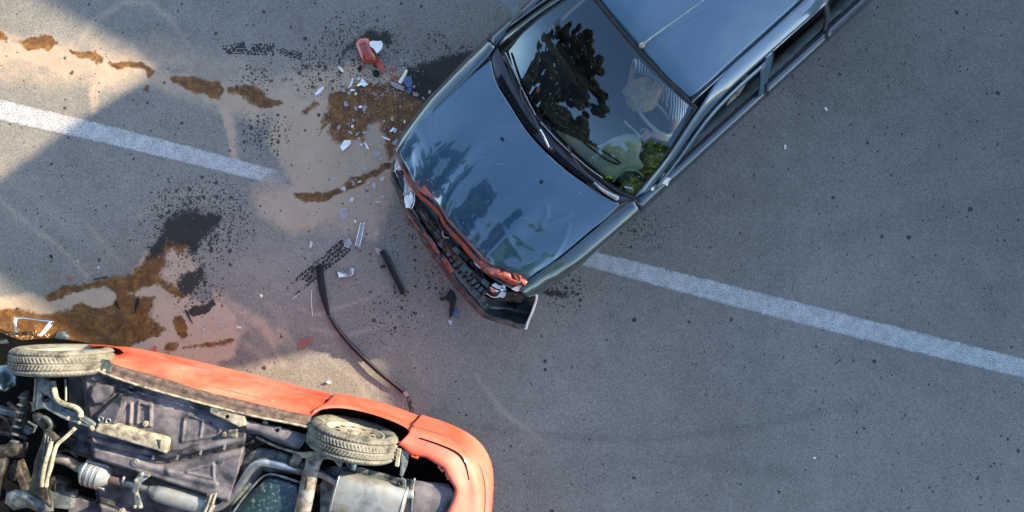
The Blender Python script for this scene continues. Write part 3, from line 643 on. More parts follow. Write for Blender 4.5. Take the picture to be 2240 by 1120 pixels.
for s in (1, -1):
    f = (lambda p: p) if s > 0 else mir
    dent = (lambda p, a, b: p - V((0, 0, .045*math.exp(-((uv(p)[0]-1.87)/.06)**2)*max(0, uv(p)[1]-.52)*8))) if s > 0 else None
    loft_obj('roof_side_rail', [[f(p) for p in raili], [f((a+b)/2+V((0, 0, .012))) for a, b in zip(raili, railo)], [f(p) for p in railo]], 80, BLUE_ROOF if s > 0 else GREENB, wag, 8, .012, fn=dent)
    gut = [f(C(u, .492, 1.384)) for u in (.74, 1.0, 1.5, 2.0, 2.5, 2.95)]
    tube('drip_channel', gut, .010, RUB, wag, 6, 30); tube('drip_lip', [p+P*.011*s+V((0, 0, .006)) for p in gut], .0045, SILV, wag, 6, 30)
    tube('door_gap_seal', [f(p+P*.006-V((0, 0, .012))) for p in railo[:5]], .011, DARKV, wag, 6, 30)
    # front door window frame, b pillar, rear door frame
    fo = [f(p) for p in (C(.25,.782,.985), C(.50,.722,1.125), C(.76,.650,1.245), C(1.0,.622,1.295), C(1.315,.622,1.315))]
    fi = [f(p) for p in (C(.275,.790,.975), C(.53,.732,1.10), C(.78,.668,1.215), C(1.0,.644,1.262), C(1.27,.640,1.282))]
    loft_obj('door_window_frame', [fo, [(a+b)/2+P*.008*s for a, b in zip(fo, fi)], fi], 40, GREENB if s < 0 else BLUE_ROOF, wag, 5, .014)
    ro = [f(p) for p in (C(1.315,.622,1.315), C(1.31,.70,1.16), C(1.30,.785,.975))]; ri = [f(p) for p in (C(1.27,.640,1.282), C(1.265,.71,1.15), C(1.255,.79,.975))]
    loft_obj('door_window_frame', [ro, [(a+b)/2+P*.008*s for a, b in zip(ro, ri)], ri], 20, BLUE_ROOF, wag, 5, .014)
    bo = [f(p) for p in (C(1.33,.607,1.32), C(1.33,.69,1.16), C(1.33,.765,.965))]; bi = [f(p) for p in (C(1.415,.607,1.32), C(1.40,.69,1.16), C(1.385,.765,.965))]
    loft_obj('centre_pillar', [bo, [(a+b)/2+P*.006*s for a, b in zip(bo, bi)], bi], 16, BLUE_ROOF, wag, 4, .02)
    co_ = [f(p) for p in (C(1.865,.612,1.315), C(1.90,.69,1.16), C(1.925,.765,.965))]; ci_ = [f(p) for p in (C(1.905,.612,1.315), C(1.945,.69,1.16), C(1.965,.765,.965))]
    loft_obj('rear_pillar', [co_, [(a+b)/2+P*.008*s for a, b in zip(co_, ci_)], ci_], 16, TRIM, wag, 4, .02)
    tf = [f(C(u, .607, 1.322)) for u in (1.40, 1.6, 1.9)]; tube('window_top_trim', tf, .011, SILV, wag, 6, 14)
    tube('waist_seal', [f(C(u, vtop(u)-.004, ztop(u)+.004)) for u in (.27, .6, 1.0, 1.6, 2.2, 2.8)], .010, RUB, wag, 6, 40)
    loft_obj('door_lining', [[f(C(u, .742, .958)) for u in (.20, .7, 1.3, 1.9, 2.8)], [f(C(u, .695, .90)) for u in (.20, .7, 1.3, 1.9, 2.8)], [f(C(u, .675, .55)) for u in (.20, .7, 1.3, 1.9, 2.8)]], 30, DOORIN, wag, 8, .01)
    if s < 0: loft_obj('rear_door_window', [[f(C(1.40,.612,1.31)), f(C(1.87,.612,1.31))], [f(C(1.39,.735,1.03)), f(C(1.93,.735,1.03))]], 6, GLASSD, wag)
    if s < 0: loft_obj('load_bay_window', [[f(C(1.91,.612,1.30)), f(C(2.85,.60,1.26))], [f(C(1.96,.755,.97)), f(C(2.9,.745,.96))]], 6, GLASSD, wag)
    # curtain-like inner trim folds seen through the front window
    for k in range(4):
        tube('belt_webbing', [f(p) for p in (C(1.22-.018*k,.60+.005*k,1.24), C(1.20-.02*k,.655,1.10), C(1.15-.035*k,.69,.97))], .009, DUSTM, wag, 6, 12, flat=.5)
# cabin
loft_obj('cabin_floor', [[C(.05,-.68,.34), C(.05,.68,.34)], [C(2.95,-.68,.34), C(2.95,.68,.34)]], 4, CABIN, wag)
loft_obj('tailgate', [[C(2.95,-.48,1.36), C(2.95,.48,1.36)], [C(3.10,-.66,.95), C(3.10,.66,.95)], [C(3.24,-.74,.6), C(3.24,.74,.6)], [C(3.22,-.74,.3), C(3.22,.74,.3)]], 12, BLUE, wag, 14, .02)
loft_obj('bulkhead', [[C(.08,-.70,.93), C(.0,0,.93), C(.08,.70,.93)], [C(.05,-.70,.34), C(-.03,0,.34), C(.05,.70,.34)]], 12, DARKV, wag)
def seat(v):
    o = box('seat', C(1.15, v, .50), D, .50, .48, .18, CABIN, wag, .04)
    box('backrest', C(1.42, v, .82), D, .14, .46, .60, CABIN, o, .05, tilt=.25); box('headrest', C(1.52, v, 1.16), D, .09, .24, .14, CABIN, o, .03, tilt=.25)
seat(.36); seat(-.36)
box('rear_bench', C(1.95, 0, .62), D, .5, 1.2, .42, CABIN, wag, .05)
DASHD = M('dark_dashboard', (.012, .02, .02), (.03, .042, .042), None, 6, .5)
dash = loft_obj('dashboard', [[C(.10,-.70,.930), C(.03,0,.950), C(.12,.70,.930)], [C(.25,-.69,.955), C(.20,0,.955), C(.25,.69,.955)], [C(.42,-.66,.925), C(.38,0,.92), C(.42,.66,.92)], [C(.50,-.64,.78), C(.46,0,.78), C(.50,.64,.78)]], 24, DASHD, wag, 14)
# pale airbag-like cover over the driver's half
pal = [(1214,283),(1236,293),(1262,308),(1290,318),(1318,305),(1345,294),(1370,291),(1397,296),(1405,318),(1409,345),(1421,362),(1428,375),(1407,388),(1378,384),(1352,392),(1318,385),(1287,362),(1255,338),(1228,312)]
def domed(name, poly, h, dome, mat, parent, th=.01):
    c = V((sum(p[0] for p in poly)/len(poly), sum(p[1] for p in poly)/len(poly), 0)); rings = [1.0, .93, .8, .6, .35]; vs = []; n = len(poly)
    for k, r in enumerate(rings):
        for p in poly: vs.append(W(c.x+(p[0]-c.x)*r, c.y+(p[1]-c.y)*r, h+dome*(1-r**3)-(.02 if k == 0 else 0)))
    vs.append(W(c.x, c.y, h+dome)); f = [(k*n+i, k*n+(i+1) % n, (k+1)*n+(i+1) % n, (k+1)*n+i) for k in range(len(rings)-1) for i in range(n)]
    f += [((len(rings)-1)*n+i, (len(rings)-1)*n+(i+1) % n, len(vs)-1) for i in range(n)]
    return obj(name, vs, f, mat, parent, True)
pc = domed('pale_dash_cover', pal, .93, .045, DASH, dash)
tube('vent_outline', WL([(1262,300,.99),(1300,330,1.0),(1333,353,1.0),(1357,360,.995),(1352,352,.995),(1310,325,1.0),(1268,296,.99)]), .006, BLACK, dash, 6, 40)
tube('vent_outline', WL([(1402,374,.985),(1412,364,.985),(1422,367,.98),(1418,379,.975),(1406,380,.98)]), .006, BLACK, dash, 6, 24)
tube('hood_outline', WL([(1340,398,.96),(1360,376,.985),(1385,370,.985),(1408,384,.965)]), .008, DASH, dash, 8, 24)
# steering wheel, tilted
sc = W(1432,252,.98); ax_ = (D*.80+V((0, 0, .60))).normalized(); sw = []
e1 = P; e2 = ax_.cross(e1).normalized()
st_ = tube('steering_wheel', [sc+(e1*math.cos(a)+e2*math.sin(a))*.185 for a in np.linspace(0, 2*math.pi, 49)], .014, DASH, wag, 8)
for a in (0, 2.1, 4.2): tube('spoke', [sc-ax_*.03, sc+(e1*math.cos(a+.5)+e2*math.sin(a+.5))*.18], .012, CABIN, st_, 6, 5)
revolve('horn_pad', [(-.05, 0), (-.05, .05), (0, .06), (.012, .04), (.014, 0)], sc-ax_*.02, ax_, 20, CABIN, st_)
tube('column_stalk', WL([(1365,265,.98),(1385,283,.985),(1402,300,.985)]), .008, DASH, wag, 6, 8)

# antenna, mirrors
an = revolve('antenna', [(-.02, .0), (-.02, .020), (.008, .021), (.022, .013), (.026, 0)], W(1404,99,1.425), (V((0,0,1))+D*.3), 16, SILV, wag)
tube('mast', [W(1404,97,1.44), W(1470,50,1.56), W(1545,-4,1.70), W(1640,-75,1.86)], .0032, SILV, an, 6, 14, radii=[.0065, .004, .0025, .002])
tube('mast_base', [W(1403,99,1.44), W(1424,84,1.48)], .010, SILV, an, 8, 6, radii=[.012, .008, .005])
mr = loft_obj('door_mirror', [[C(.30,-.77,.985), C(.39,-.77,1.0)], [C(.31,-.83,1.02), C(.39,-.83,1.03)], [C(.315,-.87,1.03), C(.41,-.87,1.045)], [C(.32,-.93,1.035), C(.43,-.93,1.05)], [C(.34,-1.05,1.03), C(.45,-1.05,1.04)], [C(.37,-1.10,.99), C(.45,-1.10,1.0)]], 10, M('grey_mirror_shell', (.10, .11, .11), (.17, .165, .15), None, 6, .4), wag, 16, .06)
px_prism('broken_mirror_stub', [(1424,413,1.0),(1440,399,1.0),(1452,372,1.02),(1457,388,.99),(1470,390,.985),(1463,396,.98),(1461,407,.97),(1451,401,.975),(1438,409,.98),(1426,418,.98)], 1.0, .02, CREAM, wag, .004)
tube('mirror_cable', WL([(1440,404,.98),(1444,420,.9),(1447,440,.8)]), .002, BLACK, wag, 5, 6)

# road wheels, mostly hidden
for u, s in ((-.42, 1), (-.42, -1), (2.18, 1), (2.18, -1)):
    c = C(u, s*.70, .29); pr = [(-.08, .20), (-.085, .27), (-.06, .29), (.06, .29), (.085, .27), (.08, .20)]
    wv = revolve('wheel', pr, c, P*s, 40, TYRE, wag, close=True); revolve('rim', [(.06, .205), (.03, .18), (.045, .05), (.05, 0)], c, P*s, 30, SILV, wv)

# engine bay seen through the torn nose
loft_obj('engine_bay_floor', [[C(-1.05,-.66,.36), C(-1.18,0,.36), C(-1.12,.80,.36)], [C(.0,-.70,.36), C(.0,0,.36), C(.0,.70,.36)]], 8, DARKV, wag)
ENG = M('engine_plastic', (.012, .020, .022), (.035, .05, .052), (.08, .095, .095), 18, .5, 0, .2, .2, 60, .4, .68)
slam = loft_obj('front_panel', [WL([(900,415,.62),(930,462,.62),(975,520,.60),(1030,585,.60),(1085,630,.60),(1150,640,.60)]), WL([(888,422,.50),(918,475,.50),(960,540,.48),(1012,605,.48),(1068,650,.48),(1140,660,.50)])], 40, GRIMED, wag, 5, .01)
for k, (x, y, a, l, w_, z) in enumerate([(948,492,.9,26,16,.56),(958,512,.9,18,12,.54),(972,500,.8,22,14,.58),(985,530,.8,26,18,.56),(1000,548,.8,20,12,.58),(996,522,.8,30,8,.60),(1016,560,.75,26,10,.60),(965,535,.8,14,10,.50),(1020,590,.7,26,16,.56),(1044,604,.7,30,20,.55),(1062,618,.7,18,12,.57),(930,470,1.0,30,12,.56),(1038,580,.7,24,8,.62)]):
    q = W(x, y, z); di = W(x+math.cos(a)*10, y+math.sin(a)*10, z)-q; s = (H-z)/FPX
    box('engine_part', q, di, l*s, w_*s, .07, ENG if k % 3 else BLACK, wag, .006)
for r, (x0, y0, x1, y1, n) in enumerate([(962,520,1062,668,15), (990,560,1052,640,9)]):
    bar = None
    for k in range(n):
        t = k/(n-1); x = x0+(x1-x0)*t; y = y0+(y1-y0)*t+6*math.sin(t*3.1); q = W(x+(8 if r else 0), y, .50+.02*(k % 2)+.05*r); di = W(x1, y1, .5)-W(x0, y0, .5)
        box('absorber_rib', q, di, .030, .052 if r == 0 else .04, .05, ENG, wag, .006)
tube('hose', WL([(960,485,.62),(975,505,.63),(990,515,.60),(1005,540,.60)]), .018, BLACK, wag, 10, 20)
tube('wiring', WL([(1000,530,.62),(1025,560,.64),(1045,585,.63),(1056,600,.60),(1050,612,.56)]), .006, BLACK, wag, 6, 24)
tube('wiring', WL([(975,495,.64),(968,508,.62),(972,518,.62),(983,520,.60)]), .005, SILV, wag, 6, 20)
tube('front_cross_rail', WL([(1038,573,.665),(1060,592,.67),(1088,612,.665),(1120,628,.66),(1146,634,.655)]), .011, STEELG, wag, 8, 30)
px_prism('bent_bracket', [(1035,570),(1047,574),(1055,584),(1050,588),(1040,580)], .68, .012, SILV, wag, .002)
px_prism('grille_shard', [(912,424,.62),(925,440,.62),(955,470,.62),(962,490,.60),(945,480,.58),(926,462,.58),(918,445,.58)], .6, .01, BLUE, wag, .003)
tube('grille_shard_edge', WL([(911,424,.63),(924,452,.60),(944,482,.59),(962,490,.61)]), .004, RUSTRED, wag, 6, 20)
# bumper
bo = [(858,352,.56),(854,368,.55),(860,404,.53),(880,449,.52),(896,480,.52),(936,541,.50),(973,595,.48),(1009,644,.46),(1049,684,.44),(1081,703,.43),(1115,712,.42),(1149,720,.42)]
bt = WL(bo); cdir = W(1120, 450, .5)
bi_ = [V(p) for p in WL([(866,350,.57),(864,368,.565),(871,402,.55),(893,445,.545),(909,472,.54),(949,533,.52),(986,588,.50),(1021,636,.48),(1058,674,.45),(1086,692,.44),(1118,701,.43),(1150,709,.43)])]
dn = [p+V((0, 0, -.20)) for p in bt]
bf = lambda p, a, b: p+V((.022*(vnoise(np.array([b*26.]), np.array([a*2.]), 3)[0]-.5), .022*(vnoise(np.array([b*23.+9]), np.array([a*2.]), 4)[0]-.5), .018*(vnoise(np.array([b*40.]), np.array([a*3.]), 5)[0]-.5)))
bmp_ = loft_obj('bumper', [dn, [p+V((-.012, -.010, -.09)) for p in bt], bt, [(a+b)/2+V((0, 0, .010)) for a, b in zip(bt, bi_)], bi_, [p+V((0, 0, -.08)) for p in bi_]], 110, BROWNED, wag, 22, .006, fn=bf)
bmp_['label'] = 'torn dark bumper with red scrapes, its right end pulled open'
loft_obj('bumper_scrape', [WL([(925,512,.545),(935,524,.545),(950,548,.545),(958,556,.54)]), WL([(930,508,.548),(944,522,.55),(958,545,.55),(962,552,.545)])], 16, RUSTRED, bmp_, 4, .003)
loft_obj('bumper_scrape', [WL([(966,566,.535),(974,580,.53),(985,598,.525)]), WL([(974,562,.54),(984,576,.54),(992,594,.53)])], 14, RUSTRED, bmp_, 4, .003)
loft_obj('bumper_scrape', [WL([(884,452,.55),(898,480,.55),(915,505,.55)]), WL([(887,450,.552),(901,477,.552),(918,502,.552)])], 14, RUSTRED, bmp_, 3, .003)
# opened bumper end: a dark trough with a pale torn edge
rows = [WL([(1046,668,.45),(1064,652,.42),(1090,646,.40),(1112,640,.44),(1132,636,.50),(1158,634,.52),(1172,640,.50)]),
        WL([(1054,682,.42),(1072,670,.34),(1098,666,.30),(1120,662,.31),(1140,660,.34),(1158,660,.38),(1173,652,.43)]),
        WL([(1066,692,.41),(1084,684,.33),(1106,682,.29),(1128,684,.29),(1142,686,.31),(1156,686,.34),(1164,682,.38)]),
        WL([(1080,702,.43),(1094,704,.42),(1112,709,.41),(1128,713,.41),(1140,716,.41),(1146,718,.41),(1150,719,.41)])]
loft_obj('opened_bumper_end', rows, 40, M('teal_black_plastic', (.006, .012, .013), (.016, .026, .027), (.05, .06, .06), 10, .38, 0, .3, .15, 30, .42, .72), bmp_, 26, .008)
obj('torn_edge', [p for a, b in zip(cr(WL([(1172,638,.52),(1176,650,.50),(1168,680,.45),(1158,702,.43),(1152,721,.42)]), 24), cr(WL([(1167,640,.515),(1171,652,.49),(1162,680,.445),(1153,702,.425),(1146,719,.415)]), 24)) for p in (a+V((0, 0, .006)), b+V((0, 0, .006)))],
    [(2*i, 2*i+1, 2*i+3, 2*i+2) for i in range(23)], CREAM, bmp_, True, .014)
# headlamps
hlR = empty('headlamp', W(1085,634,.5), None, None); hlR.parent = wag; hlR.location = W(1085,634,.5)-wag.location; del_ = [hlR.__delitem__(k) for k in list(hlR.keys())]
hlR['label'] = 'smashed headlamp with black bowl and white reflector, at the opened bumper end'
revolve('lamp_bowl', [(-.05, .005), (-.045, .05), (0, .082), (.015, .086)], W(1078,630,.53), (.35, -.25, .9), 30, BLACK, hlR)
px_prism('reflector', [(1072,626),(1082,619),(1095,622),(1098,632),(1088,639),(1076,638)], .60, .01, WHITE, hlR, .003)
px_prism('amber_lens', [(1072,634),(1080,631),(1086,637),(1078,640)], .612, .006, M('amber', (.8, .16, .03), None, None, 5, .2, 0, .5), hlR, .002)
tube('chrome_ring', WL([(1065,642,.58),(1078,650,.59),(1092,648,.59),(1102,640,.59)]), .005, CHROME, hlR, 6, 20)
px_prism('lens_shard', [(1088,648),(1103,628),(1108,634),(1105,648),(1100,652)], .60, .006, SHARDW, hlR, .002)
for x, y, r in ((1093,618,.022), (1102,626,.014), (1098,634,.012)):
    revolve('bulb_holder', [(0, r), (.02, r), (.022, r*.5), (.01, r*.4), (.01, 0)], W(x, y, .60), (0, 0, 1), 16, CHROME if r < .02 else BLACK, hlR)
hlL = empty('headlamp', W(893,425,.5), None, None); hlL.parent = wag; hlL.location = W(893,425,.5)-wag.location
for k in list(hlL.keys()): del hlL[k]
hlL['label'] = 'broken headlamp with white reflector piece, at the left corner of the nose'
px_prism('reflector', [(897,408,.62),(905,409,.62),(904,425,.62),(905,440,.61),(896,454,.60),(888,455,.60),(884,438,.60),(885,428,.60),(896,426,.61)], .6, .02, WHITE, hlL, .004)
tube('chrome_ring', WL([(906,412,.63),(907,428,.63),(906,444,.62),(899,457,.61),(896,448,.61),(899,436,.62)]), .004, CHROME, hlL, 6, 30)
px_prism('lens_shard', [(882,382,.60),(890,378,.61),(894,394,.62),(897,412,.62),(893,428,.6),(881,428,.58),(884,405,.59)], .6, .012, SHARD, hlL, .003)
px_prism('clear_lens', [(866,350,.63),(873,344,.64),(876,358,.64),(880,372,.63),(868,372,.60),(862,364,.6)], .6, .02, SHARDW, hlL, .004)
for pts in ([(861,375),(872,366),(878,362)], [(884,390),(893,404),(897,418)], [(866,352),(864,372),(870,388)], [(884,384),(896,380)], [(888,400),(888,424)]):
    tube('lamp_wire', [W(x, y, .635) for x, y in pts], .003, CHROME, hlL, 5, 10)
px_prism('corner_lens', [(858,372),(872,372),(884,392),(884,412),(878,428),(868,412),(861,392)], .52, .02, GLASSD, wag, .003)
px_prism('indicator_shard', [(1118,632,.68),(1130,626,.69),(1155,620,.70),(1162,624,.70),(1152,632,.68),(1130,638,.67)], .68, .01, WHITE, wag, .003)
px_prism('indicator_shard', [(1155,626,.70),(1168,614,.71),(1180,613,.70),(1184,620,.69),(1170,630,.68)], .68, .008, SHARDW, wag, .003)

# ------------------------------------------------------------------ the driver
drv = empty('person', C(1.05, .30, .45), 'person with tousled blond hair and striped top, slumped over the steering wheel', 'person')
SH, ts_, bs_ = newmat('striped_cloth')
wv_ = ts_.nodes.new('ShaderNodeTexWave'); wv_.inputs['Scale'].default_value = 17; wv_.inputs['Distortion'].default_value = 1.2; wv_.inputs['Detail'].default_value = 1; wv_.bands_direction = 'X'
cs_ = ts_.nodes.new('ShaderNodeTexCoord'); ts_.links.new(cs_.outputs['Object'], wv_.inputs['Vector'])
ts_.links.new(ramp(ts_, wv_.outputs['Fac'], [(.42, (.02, .03, .06)), (.52, (.85, .86, .88))]), bs_.inputs['Base Color']); bs_.inputs['Roughness'].default_value = .9
HAIR = M('blond_hair', (.62, .42, .20), (.9, .70, .42), None, 30, .45)
def skin_obj(name, joints, edges, m, parent, root=0, sub=2):
    off = wloc(parent); me = bpy.data.meshes.new(name); me.from_pydata([tuple(V(j[0])-off) for j in joints], edges, []); me.materials.append(m)
    o = bpy.data.objects.new(name, me); COL.objects.link(o); o.parent = parent
    sm = o.modifiers.new('skin', 'SKIN'); sm.use_smooth_shade = True
    sv = me.skin_vertices[0].data
    for k, j in enumerate(joints): sv[k].radius = (j[1], j[1] if len(j) < 3 else j[2]); sv[k].use_root = (k == root)
    ssf = o.modifiers.new('sub', 'SUBSURF'); ssf.levels = sub; ssf.render_levels = sub
    return o
pel = C(1.12, .34, .62); ch = C(.90, .30, .86); nk = C(.755, .265, .99); hd = C(.645, .235, 1.03)
sL = C(.775, .455, .985); sR = C(.79, .075, .985); eL = C(.60, .62, .93); hLn = C(.50, .46, .97); eR = C(.84, .00, .74); hRn = C(.72, .10, .58)
J = [(pel, .13, .15), (C(1.0, .32, .76), .12, .15), (ch, .11, .16), (nk, .05), (hd, .075), (sL, .055), (eL, .04), (hLn, .028), (sR, .055), (eR, .04), (hRn, .028),
     (C(1.05, .46, .60), .085), (C(.70, .48, .66), .065), (C(.48, .46, .42), .04), (C(1.05, .24, .60), .085), (C(.70, .22, .66), .065), (C(.48, .24, .42), .04)]
E = [(0, 1), (1, 2), (2, 3), (3, 4), (2, 5), (5, 6), (6, 7), (2, 8), (8, 9), (9, 10), (0, 11), (11, 12), (12, 13), (0, 14), (14, 15), (15, 16)]
body = skin_obj('body', J, E, SKIN, drv)
skin_obj('striped_top', [(C(1.06, .33, .69), .135, .16), (C(.98, .315, .79), .13, .165), (C(.87, .29, .90), .115, .17), (C(.80, .272, .965), .075), (sL, .074), (sL*.45+eL*.55, .062), (sR, .074), (sR*.45+eR*.55, .062)],
         [(0, 1), (1, 2), (2, 3), (2, 4), (4, 5), (2, 6), (6, 7)], SH, drv)
skin_obj('trousers', [(C(1.14, .34, .60), .14, .16), (C(1.05, .46, .60), .095), (C(.70, .48, .66), .075), (C(.49, .46, .44), .052), (C(1.05, .24, .60), .095), (C(.70, .22, .66), .075), (C(.49, .24, .44), .052)], [(0, 1), (1, 2), (2, 3), (0, 4), (4, 5), (5, 6)], M('dark_denim', (.02, .03, .05), (.04, .05, .08), None, 30, .9), drv)
for hpos, sg in ((hLn, 1), (hRn, -1)):
    for k in range(4):
        b0 = hpos+P*sg*(.012*(k-1.5)); tube('finger', [b0, b0-D*.045+V((0, 0, .01)), b0-D*.068-V((0, 0, .012)), b0-D*.060-V((0, 0, .03))], .0085, SKIN, body, 8, 10, radii=[.010, .009, .008, .006])
    tube('thumb', [hpos-P*sg*.02, hpos-P*sg*.045-D*.02, hpos-P*sg*.05-D*.045], .009, SKIN, body, 8, 8, radii=[.011, .009, .007])
# head with a face turned down to the wheel, and hair of many strands
rsn = np.random.RandomState(4); hc = C(.615, .228, 1.045)
skin_obj('face', [(hc+D*.03, .075), (hc-D*.05-V((0, 0, .03)), .06), (hc-D*.095-V((0, 0, .045)), .022), (hc-D*.03-V((0, 0, .09)), .045)], [(0, 1), (1, 2), (0, 3)], SKIN, drv)
vs = []; fs = []; base = 0
sv_ = []
for i in range(24):
    for j in range(32):
        th = math.pi*i/23; ph = 2*math.pi*j/32; r = .108*(1+.10*math.sin(ph*5+th*4)+.05*math.sin(ph*11))
        sv_.append(hc+V((math.sin(th)*math.cos(ph)*r, math.sin(th)*math.sin(ph)*r, math.cos(th)*r*.86)))
hair = obj('hair', sv_, grid_faces(24, 32)+[(i*32+31, i*32, i*32+32, i*32+63) for i in range(23)], HAIR, drv, True)
allv = []; allf = []
for k in range(420):
    th = rsn.uniform(0, 1.75); ph = rsn.uniform(0, 6.283); n0 = V((math.sin(th)*math.cos(ph), math.sin(th)*math.sin(ph), math.cos(th)))
    tng = (n0.cross(V((rsn.normal(), rsn.normal(), rsn.normal())))).normalized(); p = hc+V((n0.x*.105, n0.y*.105, n0.z*.093)); wd = rsn.uniform(.0025, .006); l = rsn.uniform(.05, .11)
    b = len(allv); sd = n0.cross(tng).normalized()
    for q in range(5):
        t = q/4; c = p+tng*l*t+n0*(.016*math.sin(t*3.0))-n0*.02*t*t; allv += [c-sd*wd*(1-t*.8), c+sd*wd*(1-t*.8)]
        if q: allf.append((b+2*q-2, b+2*q-1, b+2*q+1, b+2*q))
tag(obj('hair_strands', allv, allf, HAIR, hair, True), kind='stuff')

# ------------------------------------------------------------------ red car lying on its roof
red = empty('overturned_car', RC(-1.8, -2.2, 0), 'faded red hatchback lying on its roof with wheels and grimy underside up', 'car')
def rloft(name, rows, m, mat, n=None, solid=0, fn=None, parent=None, smooth=True):
    return loft_obj(name, rows, m, mat, parent or red, n, solid, fn)
def st(px, py, h): q = W(px, py, h); return q.dot(R_), q.dot(N_), h
def mirr(p, tc=-2.2): s = p.dot(R_); t = p.dot(N_); return RC(s, 2*tc-t, p.z)
wob = lambda a: (lambda p, i, j: p+V((0, 0, a*(vnoise(np.array([p.x*7+40.]), np.array([p.y*7+40.]), 3)[0]-.5))))
# side rows in photograph pixels, from the weld seam down to the roof on the road
weld = [(206,806,1.21),(251,824,1.22),(330,850,1.22),(457,885,1.22),(550,908,1.22),(640,926,1.215),(676,934,1.21)]
sdk = [(212,790,1.17),(258,806,1.185),(340,829,1.185),(457,866,1.185),(550,888,1.18),(640,909,1.175),(680,917,1.17)]
sdk2 = [(214,783,1.12),(262,800,1.13),(345,823,1.13),(457,858,1.13),(550,880,1.13),(640,901,1.13),(683,909,1.13)]
mid1 = [(230,776,1.02),(275,786,1.02),(345,804,1.02),(465,838,1.02),(550,860,1.02),(640,882,1.02),(700,897,1.02)]
mid2 = [(236,768,.86),(276,773,.84),(345,786,.83),(476,816,.83),(560,837,.83),(640,857,.83),(712,875,.83)]
wide = [(232,764,.72),(274,768,.70),(345,783,.70),(476,813,.70),(560,834,.70),(640,854,.70),(720,873,.70)]
rloft('sill', [WL(weld), [p+V((.0, .012, -.03)) for p in WL(weld)], WL(sdk), WL(sdk2)], 90, SILL, 12, 0, lambda p, a, b: p+V((0, .006*(vnoise(np.array([b*40.]), np.array([a*3.]), 3)[0]-.5), .004*(vnoise(np.array([b*60.]), np.array([a*3.]), 4)[0]-.5))))
tube('weld_seam', [p+V((0, 0, .012+.004*math.sin(k*2.3))) for k, p in enumerate(cr(WL(weld), 60))], .009, DUSTM, red, 6)
low = [RC(st(*p)[0], st(*p)[1]-.02, .45) for p in wide]; low2 = [RC(st(*p)[0], st(*p)[1]-.26, .04) for p in wide]
rloft('side_panel', [WL(sdk2), WL(mid1), WL(mid2), WL(wide), low, low2], 90, ORANGE, 30, 0, wob(.01))
tube('swage_line', WL([(285,800,1.06),(380,822,1.06),(470,846,1.06),(600,878,1.06)]), .004, PINKRED, red, 6, 30)
# rear quarter : arch lip and panel to the bumper
lip_in = WL([(680,912,1.12),(690,902,1.10),(712,894,1.04),(751,893,1.0),(800,902,.98),(850,918,.99),(885,934,1.02),(894,944,1.05)])
lip_out = WL([(676,914,1.135),(686,899,1.115),(708,889,1.04),(751,887,.99),(800,896,.97),(850,911,.98),(886,926,1.0),(899,938,1.04)])
qr = WL([(700,897,1.02),(708,885,.96),(722,879,.90),(751,883,.88),(800,893,.86),(850,908,.86),(886,922,.87),(903,929,.88)])
qlow = [RC(p.dot(R_), p.dot(N_)-.02, .5) for p in qr]; qlow2 = [RC(p.dot(R_), p.dot(N_)-.26, .04) for p in qr]
rloft('rear_quarter', [lip_in, lip_out, qr, [RC(p.dot(R_), p.dot(N_)+.01, .72) for p in qr], qlow, qlow2], 70, PINKRED, 26, 0, wob(.006))
rloft('wheel_arch_liner', [[p-V((0, 0, .003)) for p in lip_in], [p-N_*.06-V((0, 0, .22)) for p in lip_in], [p-N_*.20-V((0, 0, .30)) for p in lip_in]], 40, DARKV, 8)
# bumper : outer face, torn inner flange
b_out = [(903,929,.96),(969,949,.93),(1020,975,.92),(1050,1006,.92),(1066,1045,.92),(1069,1090,.92),(1066,1140,.92),(1058,1220,.92)]
b_low = [RC(st(*p)[0]+.02, st(*p)[1]+.0, .62) for p in b_out]
b_trim = [(901,934,1.02),(967,954,1.0),(1014,980,.99),(1043,1010,.99),(1057,1048,.99),(1060,1090,.99),(1057,1140,.99),(1050,1220,.99)]
b_mid = [(897,940,1.07),(960,962,1.07),(1003,987,1.07),(1028,1016,1.07),(1041,1052,1.07),(1044,1090,1.07),(1041,1140,1.07),(1034,1220,1.07)]
b_grv = [(893,950,1.09),(935,965,1.09),(990,989,1.09),(1015,1017,1.09),(1024,1052,1.09),(1025,1090,1.09),(1022,1140,1.09),(1016,1220,1.09)]
b_in = [(873,971,1.13),(903,990,1.13),(945,1003,1.14),(972,1022,1.14),(988,1050,1.14),(1000,1078,1.14),(984,1120,1.14),(976,1200,1.14)]
bump_o = rloft('rear_bumper', [b_low, WL(b_out), WL(b_trim), WL(b_mid), WL(b_grv), WL(b_in), WL(b_in, -.10)], 90, PINKRED, 40, .008,
   lambda p, a, b: p+V((.010*math.sin(b*40)*max(0, a-.72)*3, .010*math.sin(b*31+1)*max(0, a-.72)*3, -.008*math.exp(-((a-.62)/.03)**2))))
tube('rubber_strip', WL(b_trim, .008), .010, TRIM, bump_o, 8, 60)
tube('chrome_line', [p+V((0, 0, .010)) for p in WL([(x-3, y+3, h+.006) for x, y, h in b_trim])], .0035, SILV, bump_o, 6, 60)
tube('bumper_groove', WL([(917,958,1.10),(960,972,1.10),(1000,990,1.10),(1017,1012,1.098),(1026,1050,1.095)]), .005, DARKV, bump_o, 6, 40)
for x, y, a in ((909,994,.3), (968,1022,.9), (983,1040,1.2)):
    q = W(x, y, 1.12); box('mounting_tab', q, (math.cos(a), -math.sin(a), 0), .055, .05, .02, PINKRED, bump_o, .006); revolve('tab_hole', [(.001, .012), (.0015, 0)], q+V((0, 0, .0105)), (0, 0, 1), 12, DARKV, bump_o)
